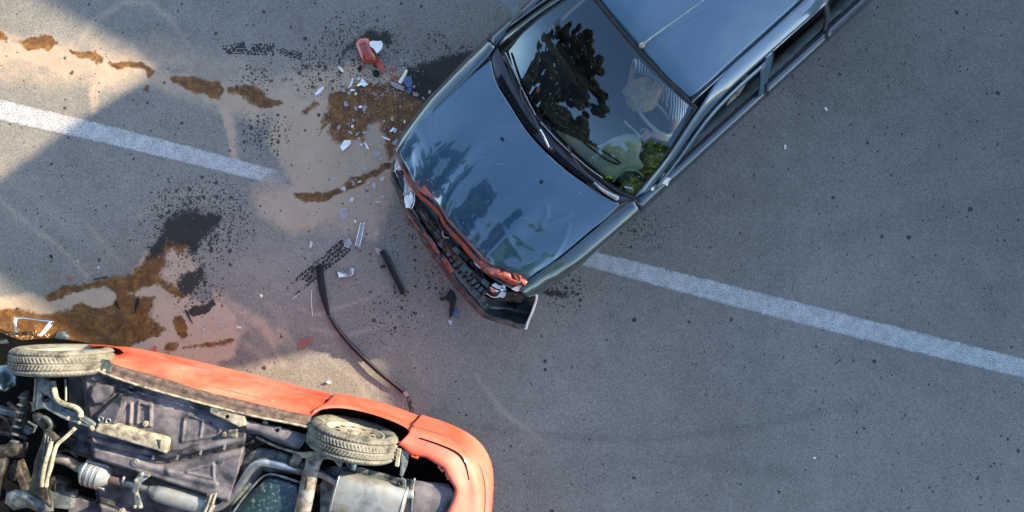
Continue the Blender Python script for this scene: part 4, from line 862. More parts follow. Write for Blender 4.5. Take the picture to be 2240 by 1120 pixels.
# body shell: far side mirrored, ends, roof pressed on the road
us_ = []
shell = [[RC(-3.75, -1.46, .95), RC(-3.2, -1.44, .6), RC(-.1, -1.44, .6)], [RC(-3.75, -1.6, .3), RC(-3.2, -1.5, .3), RC(-.1, -1.5, .3)], [RC(-3.0, -1.75, .03), RC(-2.4, -1.75, .02), RC(-.4, -1.75, .02)]]
rloft('far_side_panel', [[mirr(p) for p in WL(weld)], [mirr(p) for p in WL(sdk2)], [mirr(p) for p in WL(wide)], [mirr(p) for p in low], [mirr(p) for p in low2]], 30, ORANGE, 16)
rloft('far_quarter', [[mirr(p) for p in lip_in], [mirr(p) for p in qr], [mirr(p) for p in qlow], [mirr(p) for p in qlow2]], 30, PINKRED, 12)
rloft('roof_panel', [[RC(-2.7, -1.72, .03), RC(-.4, -1.72, .03)], [RC(-2.7, -2.7, .03), RC(-.4, -2.7, .03)]], 4, ORANGE)
rloft('tail_panel', [[RC(.08, -1.5, .95), RC(.17, -2.2, .95), RC(.08, -2.9, .95)], [RC(.06, -1.5, .6), RC(.13, -2.2, .6), RC(.06, -2.9, .6)], [RC(-.3, -1.75, .05), RC(-.25, -2.2, .05), RC(-.3, -2.65, .05)]], 20, PINKRED, 10)
rloft('front_wing', [WL([(-60,745,.95),(0,752,.98),(20,750,.98)]), WL([(-60,735,.75),(0,742,.75),(20,742,.75)]), [RC(-4.0, -1.85, .2), RC(-3.6, -1.85, .2), RC(-3.5, -1.85, .2)]], 20, GREENB, 10)
rloft('front_wing_edge', [WL([(198,757,1.02),(236,758,1.02),(262,764,1.0),(272,772,.98)]), WL([(196,753,.88),(238,755,.88),(266,762,.86),(276,770,.84)]), WL([(200,753,.6),(240,756,.6),(268,764,.6),(278,772,.6)])], 24, ORANGE, 10)
rloft('wheel_arch_liner', [WL([(40,745,.7),(110,740,.7),(200,752,.7),(260,775,.75)]), WL([(40,850,.55),(110,860,.55),(200,840,.55),(250,810,.7)])], 16, DARKV, 8)
px_prism('bracket_plate', [(210,790,1.2),(214,785,1.2),(236,788,1.21),(246,796,1.21),(240,815,1.215),(216,812,1.205),(208,806,1.2)], 1.2, .02, STEELG, red, .003)
for x, y in ((216,808), (228,810)): revolve('bolt', [(0, .012), (.008, .011), (.010, 0)], W(x, y, 1.215), (0, 0, 1), 6, DUSTM, red, False)

# floor pan as a pressed sheet
px_, py_ = np.meshgrid(np.arange(150, 556, 2.2), np.arange(800, 1200, 2.2)); z = np.full(px_.shape, 1.165)
def raise_poly(poly, hgt, soft=3.): 
    global z; d = psdf(px_, py_, poly); z = z+hgt*(1-sstep(-soft, soft, d))
def rib(pts, wd, hgt, soft=3.):
    global z; d, _ = pline(px_, py_, pts); z = z+hgt*(1-sstep(wd-soft, wd+soft, d))
top_ = lambda x: 806+(x-206)*.252+4
rib([(206,812),(251,830),(457,892),(640,932)], 4, .03)
rib([(200,962),(361,998),(450,978),(560,950)], 7, .035, 5); rib([(180,958),(200,962)], 7, .035, 5)
rib([(190,972),(357,1010),(450,992),(560,968)], 5, -.022, 4)
rib([(370,1030),(470,1000),(540,985)], 8, .020, 6)
rib([(398,964),(403,916),(412,909),(470,925),(483,941),(476,952),(398,966)], 2.6, .016, 2.6); rib([(443,922),(438,955)], 2.2, .012, 2.4)
rib([(409,1033),(466,1015),(467,1048),(409,1034)], 2.6, .014, 2.6)
rib([(286,886),(284,925)], 4, .018, 3); rib([(302,884),(300,925)], 3, .018, 3); rib([(328,890),(328,930)], 4, .022, 3); rib([(304,880),(330,888)], 3, .018)
raise_poly([(261,862),(269,868),(269,886),(250,928),(216,926),(210,912),(240,882)], .055, 3)
raise_poly([(200,846),(212,838),(250,844),(246,864),(226,882),(204,886),(195,868)], .05, 5)
raise_poly([(240,924),(354,958),(353,985),(196,942),(200,922)], .05, 2.5); raise_poly([(340,958),(366,962),(362,992),(346,988)], .052, 3)
raise_poly([(457,890),(534,908),(536,932),(520,934),(458,903)], .045, 3); raise_poly([(492,940),(518,941),(517,956),(492,958)], .03, 2)
rib([(262,830),(290,852)], 5, -.02, 4); rib([(300,856),(420,890)], 5, .010, 5); rib([(470,1060),(380,1038),(300,1015)], 6, .012, 5)
for x, y, r in ((248,942,5), (420,876,4), (388,1003,3), (221,917,4), (238,922,4), (498,911,4), (460,925,2), (352,858,4), (288,850,3)): 
    d = np.hypot(px_-x, py_-y); z = z-.05*(1-sstep(r-1, r+1, d))
# drop at the exhaust tunnel, at the rear end and the other half of the floor
tun, _ = np.broadcast_arrays(0, px_); line_y = 1001+(px_-200)*.325
z = z-.20*sstep(-3, 5, py_-line_y)+.19*sstep(-4, 6, py_-(line_y+92))
rear = psdf(px_, py_, [(500,800),(700,800),(700,1200),(480,1200),(505,1090),(525,1030),(535,980),(545,930),(540,900)]); z = z-.14*(1-sstep(-5, 5, rear))
rear2 = sstep(0, 10, 196-px_+ (py_-900)*.12); z = z-.18*rear2
z += .006*(fbm(px_, py_, 30, 5, 3)-.5)+.010*(fbm(px_, py_, 90, 6, 2)-.5)
edge = py_ < top_(px_); 
vs = [W(px_[i, j], max(py_[i, j], top_(px_[i, j])-2), z[i, j]) for i in range(px_.shape[0]) for j in range(px_.shape[1])]
pan = obj('floor_pan', vs, grid_faces(px_.shape[0], px_.shape[1], 0, True), GRIME, red, True)
# brake pipes and clips
for o_ in (0, 3.2):
    tube('brake_pipe', WL([(190,955+o_,1.185),(200,958+o_,1.185),(300,985+o_,1.185),(357,1006+o_,1.185),(440,988+o_,1.185),(531,972+o_,1.18),(556,962+o_,1.17)]), .0032, BLACK, red, 5, 40)
for x, y in ((262,974), (335,999), (388,1000), (439,989), (491,978)):
    box('pipe_clip', W(x, y+1, 1.188), R_, .016, .034, .010, SILV, red, .002)
def plug(x, y, r, h, mm=BLACK):
    o = revolve('floor_plug', [(-.004, r*1.25), (.004, r*1.2), (.007, r), (.002, r*.6), (.006, r*.4), (.007, 0)], W(x, y, h), (0, 0, 1), 18, mm, red); return o
for x, y, r, h in ((296,1012,.024,1.17), (480,1007,.022,1.165), (319,927,.017,1.185), (492,950,.015,1.2), (580,926,.016,1.17), (350,858,.014,1.175), (288,845,.012,1.18), (236,922,.014,1.22), (268,1119,.02,1.15)): plug(x, y, r, h, STEELG if r > .02 else DUSTM)
# pale welded reinforcement rails, separate pressings with lit ends
prism('chassis_rail', WL([(248,929,1.262),(356,958,1.262),(366,963,1.262),(362,993,1.262),(349,988,1.262),(205,945,1.262),(214,926,1.262)]), .07, DUSTM, red, .012)
prism('jacking_bracket', WL([(458,890,1.235),(534,909,1.235),(537,932,1.235),(522,935,1.235),(490,918,1.235),(458,904,1.235)]), .05, DUSTM, red, .010)
revolve('bolt_hole', [(.001, .013), (.002, 0)], W(498,911,1.236), (0, 0, 1), 14, DARKV, red)
prism('angle_bracket', WL([(497,941,1.215),(518,940,1.225),(517,957,1.215),(498,956,1.205)]), .03, DUSTM, red, .008)
prism('angle_bracket', WL([(600,934,1.20),(613,932,1.20),(616,948,1.19),(598,950,1.19)]), .02, STEELG, red, .004); revolve('bolt_hole', [(.001, .014), (.002, 0)], W(607,941,1.202), (0, 0, 1), 12, DARKV, red)
# outrigger wedge with two holes
prism('outrigger', WL([(259,865,1.21),(267,869,1.235),(268,888,1.235),(250,930,1.262),(216,928,1.235),(211,914,1.215),(240,884,1.20)]), .06, GRIME, red, .010)
for x, y in ((221,917), (237,921)):
    revolve('bushing', [(0, .020), (.006, .019), (.006, .013), (-.008, .012), (-.008, 0)], W(x, y, 1.245), (0, 0, 1), 16, STEELG, red)

# dark tray under everything, so nothing is see-through
rloft('inner_body', [[RC(-3.85, -1.50, .80), RC(-3.0, -1.55, .80), RC(-.1, -1.60, .80), RC(.08, -1.75, .80)], [RC(-3.85, -2.9, .80), RC(-3.0, -2.9, .80), RC(-.1, -2.9, .80), RC(.08, -2.8, .80)]], 20, DARKV, 8)

# exhaust line
ex = lambda pts, r, mt, nm='exhaust_pipe', n=40, rad=None, seg=14: tube(nm, WL(pts), r, mt, red, seg, n, radii=rad)
ex([(120,1000,1.0),(150,1010,1.02),(172,1022,1.04),(186,1028,1.05)], .034, RUSTM)
cat = ex([(176,1026,1.06),(182,1027,1.06),(196,1032,1.06),(222,1040,1.06),(236,1046,1.06),(242,1048,1.06)], .1, ALU, 'catalytic_converter', 30, [.036, .075, .092, .094, .092, .075, .036], 20)
for x, y in ((192,1031), (203,1035), (213,1038), (223,1041)): 
    q = W(x, y, 1.06); revolve('heat_shield_ridge', [(-.008, .093), (0, .099), (.008, .093)], q, R_, 28, SILV, cat)
rloft('catalyst_flange', [WL([(190,1005,1.09),(238,1017,1.09)]), WL([(188,1011,1.11),(238,1024,1.11)])], 8, ALU, 3, .006)
rloft('catalyst_flange', [WL([(180,1056,1.09),(228,1068,1.09)]), WL([(184,1062,1.06),(229,1074,1.06)])], 8, ALU, 3, .006)
ex([(238,1047,1.06),(262,1053,1.065),(268,1055,1.065)], .036, M('heat_brown_pipe', (.07, .05, .05), (.15, .11, .10), None, 12, .5, .6), n=10)
ex([(262,1053,1.065),(300,1062,1.07),(335,1072,1.08)], .028, SILV); ex([(272,1040,1.08),(270,1050,1.105),(266,1066,1.07)], .011, RUSTM, 'pipe_clamp', 12)
ex([(326,1070,1.085),(334,1072,1.085),(345,1076,1.085),(400,1091,1.085),(450,1105,1.085),(464,1109,1.085),(470,1111,1.085)], .07, ALU, 'silencer', 40, [.028, .062, .068, .069, .069, .069, .066, .03], 24)
ex([(460,1113,1.07),(485,1106,1.08),(505,1090,1.10),(525,1062,1.13),(546,1030,1.15),(560,1016,1.16),(580,1011,1.16),(620,1019,1.13),(660,1030,1.08),(700,1036,1.05),(722,1046,1.06),(745,1062,1.08)], .030, SILV, 'exhaust_pipe', 70)
# exhaust hanger strap
rloft('hanger_strap', [WL([(306,1032,1.16),(300,1040,1.17),(292,1056,1.18),(288,1072,1.18),(292,1090,1.18),(290,1106,1.17),(296,1114,1.16)]), WL([(328,1038,1.16),(322,1046,1.17),(308,1058,1.18),(302,1074,1.18),(306,1090,1.18),(310,1104,1.17),(312,1112,1.16)])], 30, STEELG, 5, .012)
for x, y in ((312,1036), (326,1040), (298,1050), (296,1108), (307,1108), (299,1080)): revolve('bolt', [(0, .012), (.010, .011), (.012, 0)], W(x, y, 1.18), (0, 0, 1), 6, DUSTM, red, False)
rloft('strap_bracket', [WL([(452,1076,1.13),(478,1070,1.13)]), WL([(454,1090,1.17),(474,1086,1.17)]), WL([(440,1122,1.16),(462,1124,1.16)])], 12, RUSTM, 8, .012)
for dx in (0, 9): tube('strap_fold', WL([(462+dx,1082,1.18),(455+dx,1104,1.185),(446+dx,1124,1.17)]), .010, DUSTM, red, 6, 10)
px_prism('tunnel_bracket', [(478,1070),(520,1078),(508,1094),(488,1098),(476,1090)], 1.13, .01, STEELG, red, .003)

# fuel tank, filler shield, rear axle, springs, big muffler
tank = domed('fuel_tank', [(498,1150),(516,1118),(548,1078),(575,1050),(590,1041),(620,1048),(655,1062),(664,1080),(650,1130),(640,1180),(560,1190)], 1.13, .025, TANK, red)
domed('tank_shield', [(530,1010),(548,988),(566,978),(600,982),(650,1000),(680,1015),(676,1040),(640,1034),(596,1022),(576,1020),(556,1040),(520,1090),(506,1110),(500,1090),(515,1050)], 1.08, .02, STEELG, red)
tube('tank_edge_flange', WL([(500,1135,1.145),(530,1092,1.15),(560,1056,1.15),(580,1040,1.15),(600,1038,1.15),(640,1050,1.14),(668,1060,1.12)]), .009, STEELG, red, 6, 40)
ex([(521,1040,1.14),(524,1000,1.13),(532,976,1.12),(556,964,1.11),(600,966,1.11),(640,985,1.12),(680,990,1.13),(700,984,1.13)], .006, BLACK, 'fuel_hose', 50, None, 6)
ex([(560,955,1.10),(600,975,1.14),(640,988,1.16),(672,994,1.16),(700,986,1.15),(716,980,1.12)], .010, DUSTM, 'handbrake_cable', 50, None, 6)
dk = domed('wheel_well_panel', [(548,945),(580,936),(640,950),(668,958),(672,985),(640,985),(590,970),(556,968),(540,985)], 1.04, .02, GRIMED, red)
rloft('side_rail', [WL([(536,920,1.19),(560,926,1.19),(610,934,1.18),(676,952,1.16)]), WL([(536,934,1.20),(560,940,1.20),(610,955,1.19),(660,975,1.17)]), WL([(540,945,1.12),(570,948,1.12),(600,962,1.12),(650,984,1.12)])], 30, GRIME, 12, .01, wob(.03))
beam = rloft('axle_beam', [WL([(664,990,1.16),(668,1010,1.21),(660,1040,1.22),(652,1080,1.22),(640,1130,1.22),(630,1180,1.22)]), WL([(684,998,1.20),(682,1014,1.235),(676,1044,1.24),(668,1082,1.24),(657,1132,1.24),(648,1180,1.24)]), WL([(716,990,1.16),(702,1012,1.20),(693,1044,1.215),(686,1082,1.215),(676,1132,1.215),(668,1180,1.215)]), WL([(716,990,1.1),(703,1014,1.1),(694,1044,1.1),(687,1082,1.1),(677,1132,1.1),(669,1180,1.1)])], 40, RUSTM, 18, .006, wob(.01))
tube('beam_slot', WL([(670,1045,1.247),(669,1060,1.247),(667,1070,1.247)]), .005, DARKV, beam, 6, 8)
rloft('trailing_arm', [WL([(640,985,1.13),(666,990,1.16),(700,988,1.17),(735,990,1.14),(752,1005,1.10)]), WL([(648,1000,1.13),(672,1004,1.19),(704,1004,1.19),(726,1004,1.15),(742,1020,1.10)])], 24, DUSTM, 8, .02, wob(.03))
for k, (x, y) in enumerate(((640,1003), (646,1012), (652,1000))): box('mount_bracket', W(x, y, 1.13+.01*k), R_, .07, .05, .05, RUSTM if k else GRIMED, red, .008)
ex([(712,1030,1.02),(722,1034,1.04)], .03, BLACK, 'damper_tube', 4); 
for k in range(6): revolve('coil', [(-.005, .045), (0, .052), (.005, .045)], W(722+2.5*k*.0, 1022+5*k, 1.02), (.1, -.9, .2), 20, GRIMED, red)
ex([(752,990,1.14),(760,1010,1.12),(768,1024,1.10),(776,1018,1.12)], .018, STEELG, 'link_arm', 14)
revolve('drum_eye', [(-.03, .022), (.03, .022), (.03, .010), (-.03, .010)], W(774,1018,1.14), N_, 18, SILV, red, close=True)
px_prism('heat_shield', [(724,1020,1.06),(790,1022,1.06),(880,1048,1.06),(980,1060,1.06),(1002,1080,1.05),(1000,1150,1.05),(700,1150,1.05),(700,1060,1.05)], 1.0, .01, STEELG, red, .003)
# muffler: oval drum
mc = WL([(731,1074,1.13),(884,1114,1.13)]); mx = (mc[1]-mc[0]); L_ = mx.length; mx.normalize(); my = V((-mx.y, mx.x, 0))
vs = []; rings = [(0, .55), (.004, .90), (.02, .985), (.05, 1.0), (.5, 1.0), (.95, 1.0), (.98, .985), (.996, .90), (1, .55)]; ns = 40
for a, r in rings:
    for k in range(ns):
        an = 2*math.pi*k/ns; cy = abs(math.cos(an))**.75*math.copysign(1, math.cos(an)); cz = abs(math.sin(an))**.85*math.copysign(1, math.sin(an))
        vs.append(mc[0]+mx*L_*a+my*cy*r*.155+V((0, 0, cz*r*.085)))
fs = [(i*ns+k, i*ns+(k+1) % ns, (i+1)*ns+(k+1) % ns, (i+1)*ns+k) for i in range(len(rings)-1) for k in range(ns)]+[tuple(range(ns))[::-1], tuple((len(rings)-1)*ns+k for k in range(ns))]
muf = obj('muffler', vs, fs, ALU, red, True)
for a in (.035, .965): tube('muffler_rim', [mc[0]+mx*L_*a+my*math.cos(an)*.157*abs(math.cos(an))**-.25*1.0+V((0, 0, .087*math.sin(an))) if abs(math.cos(an)) > .05 else mc[0]+mx*L_*a+V((0, 0, .087*math.copysign(1, math.sin(an)))) for an in np.linspace(0, 2*math.pi, 40)], .005, SILV, muf, 6)
tp = WL([(876,1081,1.14),(892,1081,1.14),(906,1080,1.14)]); tube('tail_pipe', tp, .030, ALU, muf, 16, 6); revolve('pipe_mouth', [(.001, .022), (.002, 0)], tp[-1]+R_*.002, tp[-1]-tp[-2], 16, DARKV, muf)
px_prism('hanger_bracket', [(866,1052),(878,1045),(888,1050),(888,1072),(880,1076),(868,1062)], 1.16, .02, STEELG, red, .004); revolve('hanger_rubber', [(0, .022), (.012, .020), (.012, .010), (0, .008)], W(877,1056,1.16), (0, 0, 1), 18, GRIMED, red)
prism('bumper_strut', WL([(868,982,1.17),(877,984,1.17),(872,1022,1.16),(863,1020,1.16)]), .03, DUSTM, red, .004)
prism('bumper_strut', WL([(878,984,1.12),(896,990,1.10),(890,1020,1.10),(880,1044,1.10),(874,1040,1.10)]), .03, STEELG, red, .004)
well = domed('spare_wheel_well', [(888,1046),(930,1054),(980,1062),(998,1076),(1000,1100),(996,1150),(880,1160),(884,1090)], 1.075, .015, GRIME, red)
tube('well_rib', WL([(907,1046,1.10),(903,1070,1.10),(900,1120,1.09)]), .008, STEELG, well, 6, 12)

# front end underside : subframe, control arm, sway bar, gearbox
arm = prism('control_arm', WL([(82,824,1.13),(90,824,1.14),(110,832,1.16),(113,862,1.20),(142,892,1.24),(165,902,1.24),(208,926,1.25),(207,940,1.25),(140,918,1.24),(96,894,1.20),(76,898,1.18),(80,850,1.15)]), .035, STEELG, red, .010)
revolve('arm_hole', [(.003, .024), (.004, .020), (-.010, .018), (-.010, 0)], W(99,872,1.19), (.1, 0, 1), 20, DARKV, arm)
for x, y in ((149,914), (174,924), (201,934), (204,938)): revolve('bolt', [(0, .013), (.012, .012), (.014, 0)], W(x, y, 1.25), (0, 0, 1), 6, DUSTM, arm, False)
tube('sway_bar', WL([(116,835,1.18),(118,850,1.20),(124,872,1.22),(136,882,1.24),(152,887,1.25),(166,892,1.26),(176,902,1.26),(176,912,1.26)]), .018, DUSTM, red, 12, 50)
tube('drop_link', WL([(143,828,1.12),(144,850,1.14),(144,878,1.17)]), .008, STEELG, red, 8, 10)
tube('drop_link', WL([(80,826,1.10),(78,860,1.12),(74,900,1.14)]), .012, DUSTM, red, 8, 10)
sub = rloft('subframe', [WL([(96,936,1.19),(92,960,1.21),(80,1000,1.20),(72,1040,1.19),(60,1080,1.18)]), WL([(114,945,1.22),(108,975,1.23),(98,1010,1.22),(88,1045,1.21),(90,1090,1.19)]), WL([(134,958,1.21),(118,980,1.23),(110,1010,1.22),(104,1050,1.21),(112,1110,1.19)])], 30, GRIMED, 14, .02, wob(.03))
for a in ((100,950,84,1050), (106,955,90,1050), (112,958,97,1050)): tube('frame_bead', WL([(a[0],a[1],1.235),((a[0]+a[2])/2+2,(a[1]+a[3])/2,1.235),(a[2],a[3],1.22)]), .0045, STEELG, sub, 6, 16)
tube('track_rod', WL([(165,936,1.22),(145,955,1.24),(126,972,1.25),(118,992,1.26),(112,1020,1.26),(104,1045,1.25),(101,1065,1.24)]), .014, DUSTM, red, 10, 40)
tube('track_rod', WL([(112,965,1.26),(108,985,1.27),(100,1010,1.27),(94,1040,1.26),(92,1064,1.25)]), .015, DUSTM, red, 10, 40)
domed('subframe_foot', [(14,1078),(34,1070),(66,1076),(104,1062),(114,1080),(118,1118),(90,1124),(60,1110),(30,1116),(10,1100)], 1.12, .05, STEELG, red)
domed('steering_knuckle', [(70,905),(88,898),(112,912),(124,930),(112,948),(96,944),(84,930),(72,920)], 1.14, .05, GRIMED, red)
tube('boot_ring', WL([(84,918,1.19),(96,912,1.21),(108,920,1.22),(112,932,1.21),(104,942,1.20)]), .012, STEELG, red, 8, 20)
domed('gearbox_casing', [(-20,975),(12,972),(30,962),(62,968),(56,1000),(20,1002),(0,1010),(-20,1010)], 1.05, .08, GRIMED, red)
domed('engine_sump', [(-30,990),(18,986),(22,1010),(8,1050),(0,1090),(-40,1100)], 1.05, .08, GRIMED, red)
domed('drive_shaft_boot', [(44,860),(64,852),(74,880),(62,920),(46,960),(34,952),(40,900)], 1.0, .06, GRIMED, red)
domed('radiator_duct', [(-10,800),(20,792),(42,812),(40,846),(10,860),(-12,850)], 1.0, .05, GREENB, red)
for k in range(7): box('cooling_fin', W(50-3*k, 870+16*k, 1.08), R_, .05, .012, .03, STEELG, red, .002)
tube('hose', WL([(20,880,1.05),(40,905,1.08),(30,940,1.06),(60,960,1.08)]), .016, BLACK, red, 8, 30)
tube('hose', WL([(-10,905,1.02),(20,925,1.04),(34,975,1.02)]), .010, BLACK, red, 8, 24)
tube('hose', WL([(128,990,1.0),(150,985,1.02),(170,1000,1.02)]), .012, GRIMED, red, 8, 24)
for x, y, a, l, w_ in ((20,900,.2,60,14), (50,1040,1.2,70,18), (130,1060,.3,40,30), (150,960,.4,40,22), (60,935,.5,30,20), (10,945,.1,50,10), (140,1090,.1,50,40), (30,1030,.9,40,20)):
    sfac = 5.2/FPX; box('underbody_part', W(x, y, .98), (math.cos(a), -math.sin(a), 0), l*sfac, w_*sfac, .08, GRIMED if (x % 20) else STEELG, red, .012)

# wheels
def redwheel(c, ax, R0, wd, label, tilt=0):
    ax = V(ax).normalized(); ax = (ax+V((0, 0, tilt))).normalized(); sp = R0-.035
    root = empty('wheel', V((0, 0, 0)), None, None); [root.__delitem__(k) for k in list(root.keys())]; root.parent = red; root.location = V(c)-red.location; root['label'] = label
    h = wd/2; prof = [(h-.030, R0*.655), (h-.012, R0*.70), (h+.002, R0*.78), (h+.006, R0*.87), (h-.004, R0*.935), (h-.016, R0*.975)]
    nx = 26; tr = [(h-.024-(wd-.048)*k/(nx-1), R0*(1-.012*((k/(nx-1))*2-1)**2)) for k in range(nx)]
    full = prof+tr+[(-x, r) for x, r in prof[::-1]]
    def rf(x, r, an):
        if r > R0*.96 and abs(x) < h-.02:
            g = 0
            for gx in (-.30, .0, .30):
                if abs(x-gx*wd) < .0055: g = .013
            sl = (an*R0*1.0+abs(x)*.55+(.012 if x > 0 else 0)) % .0255
            if sl < .0075 and abs(x) > .010: g = max(g, .010)
            return r-g
        if r > R0*.90: return r-(.004 if (an*R0+x*.4) % .0255 < .007 else 0)
        return r
    ty = revolve('tyre', full, c, ax, 300, TYRE, root, rf=rf)
    rp = [(h-.028, R0*.66), (h-.018, R0*.655), (h-.020, R0*.62), (h-.055, R0*.60), (h-.060, R0*.54), (h-.035, R0*.46), (h-.030, R0*.30), (h-.050, R0*.22), (h-.048, R0*.12), (h-.03, R0*.10), (h-.025, 0)]
    rm = revolve('rim', rp, c, ax, 64, RIMD, root)
    revolve('rim_back', [(-h+.02, R0*.66), (-h+.05, R0*.60), (-h+.09, R0*.3), (-h+.09, 0)], c, ax, 32, GRIMED, root)
    a = ax.cross(V((0, 0, 1))).normalized(); b = ax.cross(a)
    for k in range(10):
        an = 2*math.pi*k/10; q = V(c)+ax*(h-.0335)+(a*math.cos(an)+b*math.sin(an))*R0*.40; revolve('vent_hole', [(.001, .019), (.003, .015), (.002, 0)], q, ax, 12, DARKV, root)
    for k in range(4):
        an = 2*math.pi*(k+.5)/4; q = V(c)+ax*(h-.05)+(a*math.cos(an)+b*math.sin(an))*R0*.19; revolve('wheel_nut', [(0, .011), (.016, .010), (.018, 0)], q, ax, 6, DUSTM, root, False)
    return root
a12 = math.radians(12); n12 = N_*math.cos(a12)+R_*math.sin(a12)*-1
axf = V((.035, 1, 0)); c_f = W(120,783,1.13); c_r = W(771,951,1.10)
redwheel(c_f-V((-.055, .012, 0)), axf, .322, .165, 'front wheel, steered slightly, coated in pale dust', tilt=-.045)
redwheel(c_r-N_*.030+R_*.012, N_, .322, .172, 'rear wheel, coated in pale dust', tilt=-.05)
for s_ in (-2.95, -.76): redwheel(RC(s_, -2.9, 1.12), -N_, .325, .165, 'wheel on the far side, coated in pale dust')

# ------------------------------------------------------------------ debris on the road
def thing_tag(o, label, cat, group=None): return tag(o, label, cat, group)
def flat(name, pts, h, th, m, label, cat, group=None, bevel=.0015, tilt=0):
    o = prism(name, [W(p[0], p[1], h+(p[2] if len(p) > 2 else 0)+tilt*k) for k, p in enumerate(pts)], th, m, None, bevel); return tag(o, label, cat, group)
# long bent door trim
trm = empty('trim_strip', W(720,690,0), 'long bent black trim strip, kinked in the middle, lying between the two cars', 'trim strip')
up_ = WL([(697,582,.02),(700,600,.03),(706,640,.035),(713,668,.035),(719,690,.02)]); dnp = WL([(720,691,.022),(740,722,.03),(775,762,.04),(820,806,.05),(856,836,.045),(888,862,.03)])
tube('upper_length', up_, .026, BLACK, trm, 8, 30, radii=[.032, .033, .030, .024, .013], flat=.4)
box('end_block', W(696,587,.035), V((.2, -1, 0)), .05, .042, .03, BLACK, trm, .004)
tube('lower_length', dnp, .020, BLACK, trm, 8, 50, radii=[.013, .019, .021, .020, .018, .016], flat=.5)
tube('shiny_face', [p+V((.006, .006, .010)) for p in dnp], .008, M('glossy_black', (.03, .032, .034), None, None, 5, .12, .0, 1.0), trm, 8, 50, radii=[.004, .009, .011, .009, .007], flat=.5)
box('broken_end', W(888,862,.035), V((.8, .5, 0)), .035, .05, .02, SILV, trm, .004)
# black curved bracket
brk = empty('plastic_bracket', W(857,597,0), 'black curved plastic bracket lying in front of the torn bumper', 'car part')
ccv = WL([(836,548,.04),(846,566,.05),(858,592,.05),(868,612,.05),(877,630,.04),(882,643,.03)])
tube('channel', ccv, .022, BLACK, brk, 8, 40, radii=[.026, .036, .034, .030, .032, .022], flat=.5)
tube('channel_edge', [p+V((.022, .014, .014)) for p in ccv], .008, TRIM, brk, 6, 40); tube('channel_edge', [p-V((.024, .012, -.010)) for p in ccv], .006, GREENB, brk, 6, 40)
box('lug', W(840,582,.03), V((1, .3, 0)), .055, .022, .03, BLACK, brk, .003); box('lug', W(866,622,.03), V((1, .2, 0)), .04, .02, .03, BLACK, brk, .003); box('foot', W(880,640,.02), V((1, .3, 0)), .035, .03, .03, BLACK, brk, .004)
loft_obj('clear_tail', [WL([(820,540,.02),(838,548,.05)]), WL([(824,556,.01),(840,560,.03)])], 6, SHARD, brk, 4, .003)
# black claw-like plastic
flat('plastic_claw', [(960,652),(975,648),(984,632),(992,638),(998,652),(995,668),(990,690),(983,698),(982,680),(985,662),(975,656),(966,660)], .04, .02, BLACK, 'black claw-shaped plastic piece beside a blue chip, in front of the bumper', 'car part', bevel=.004, tilt=-.001)
flat('plastic_chip', [(992,680),(1004,677),(1002,688),(997,697),(991,688)], .012, .008, BLUEP, 'small blue plastic chip next to the black claw-shaped piece', 'chip')
flat('glass_shard', [(979,701),(990,701),(986,712)], .006, .004, SHARDW, 'small triangular clear shard just below the black claw-shaped piece', 'shard')
# chrome edged pieces
ch1 = flat('clear_bar', [(788,487),(797,487),(792,516),(786,541),(777,538),(783,510)], .03, .015, SHARD, 'long clear plastic bar with bright edges, lying above the bent trim strip', 'lens piece', bevel=.003)
for e in ([(789,488),(783,512),(777,538)], [(797,488),(792,516),(786,540)]): tube('bright_edge', [W(x, y, .034) for x, y in e], .004, CHROME, ch1, 5, 10)
ch2 = flat('lens_corner', [(738,594),(752,598),(772,601),(774,588),(768,586),(771,604),(756,606),(742,606)], .02, .012, SHARDW, 'clear lens corner with a white edge, right of the bent trim top', 'lens piece', bevel=.002)
px_prism('white_edge', [(738,595,.035),(750,600,.035),(752,605,.035),(742,607,.035)], .03, .01, WHITE, ch2)
flat('lens_piece', [(764,520),(770,531),(762,543),(754,540),(752,532),(758,525)], .014, .008, SHARD, 'clear lens piece lying at the top end of the tyre print', 'lens piece')
flat('lens_piece', [(744,457),(758,455),(762,475),(750,480),(742,476)], .010, .006, SHARD, 'clear square lens piece on sandy asphalt above the tyre print', 'lens piece')
flat('glass_strip', [(679,527),(684,529),(681,542),(676,541)], .01, .006, SHARDW, 'short clear strip left of the tyre print', 'shard')
flat('glass_strip', [(653,640),(656,642),(642,656),(638,653)], .012, .006, SHARD, 'long clear splinter at the lower end of the tyre print', 'shard')
wire = tube('wire', WL([(682,634,.01),(681,658,.012),(684,692,.006)]), .0022, CREAM, None, 5, 12); tag(wire, 'thin pale wire on the asphalt left of the bent trim strip', 'wire')
hook = tube('bent_rod', WL([(766,467,.01),(780,474,.015),(798,486,.02),(800,494,.02),(796,500,.02)]), .003, SILV, None, 6, 20); tag(hook, 'thin bent rod above the long clear bar', 'rod')
flat('red_lens_piece', [(652,745),(683,736),(682,746),(664,760),(653,765)], .010, .006, shardmat('pale_red_lens', (.34, .10, .08), .5), 'dull transparent red lens piece near the red car side', 'lens piece')
cap_ = revolve('round_cap', [(0, .036), (.022, .035), (.026, .030), (.022, .024), (.022, 0)], W(742,870,0), (0, 0, 1), 24, BLACK, None); tag(cap_, 'black round cap on the sunlit asphalt by the red car', 'cap')
flat('white_chip', [(712,836),(718,833),(723,837),(719,840)], .025, .02, WHITE, 'small white chip on the sunlit asphalt by the red car', 'chip')
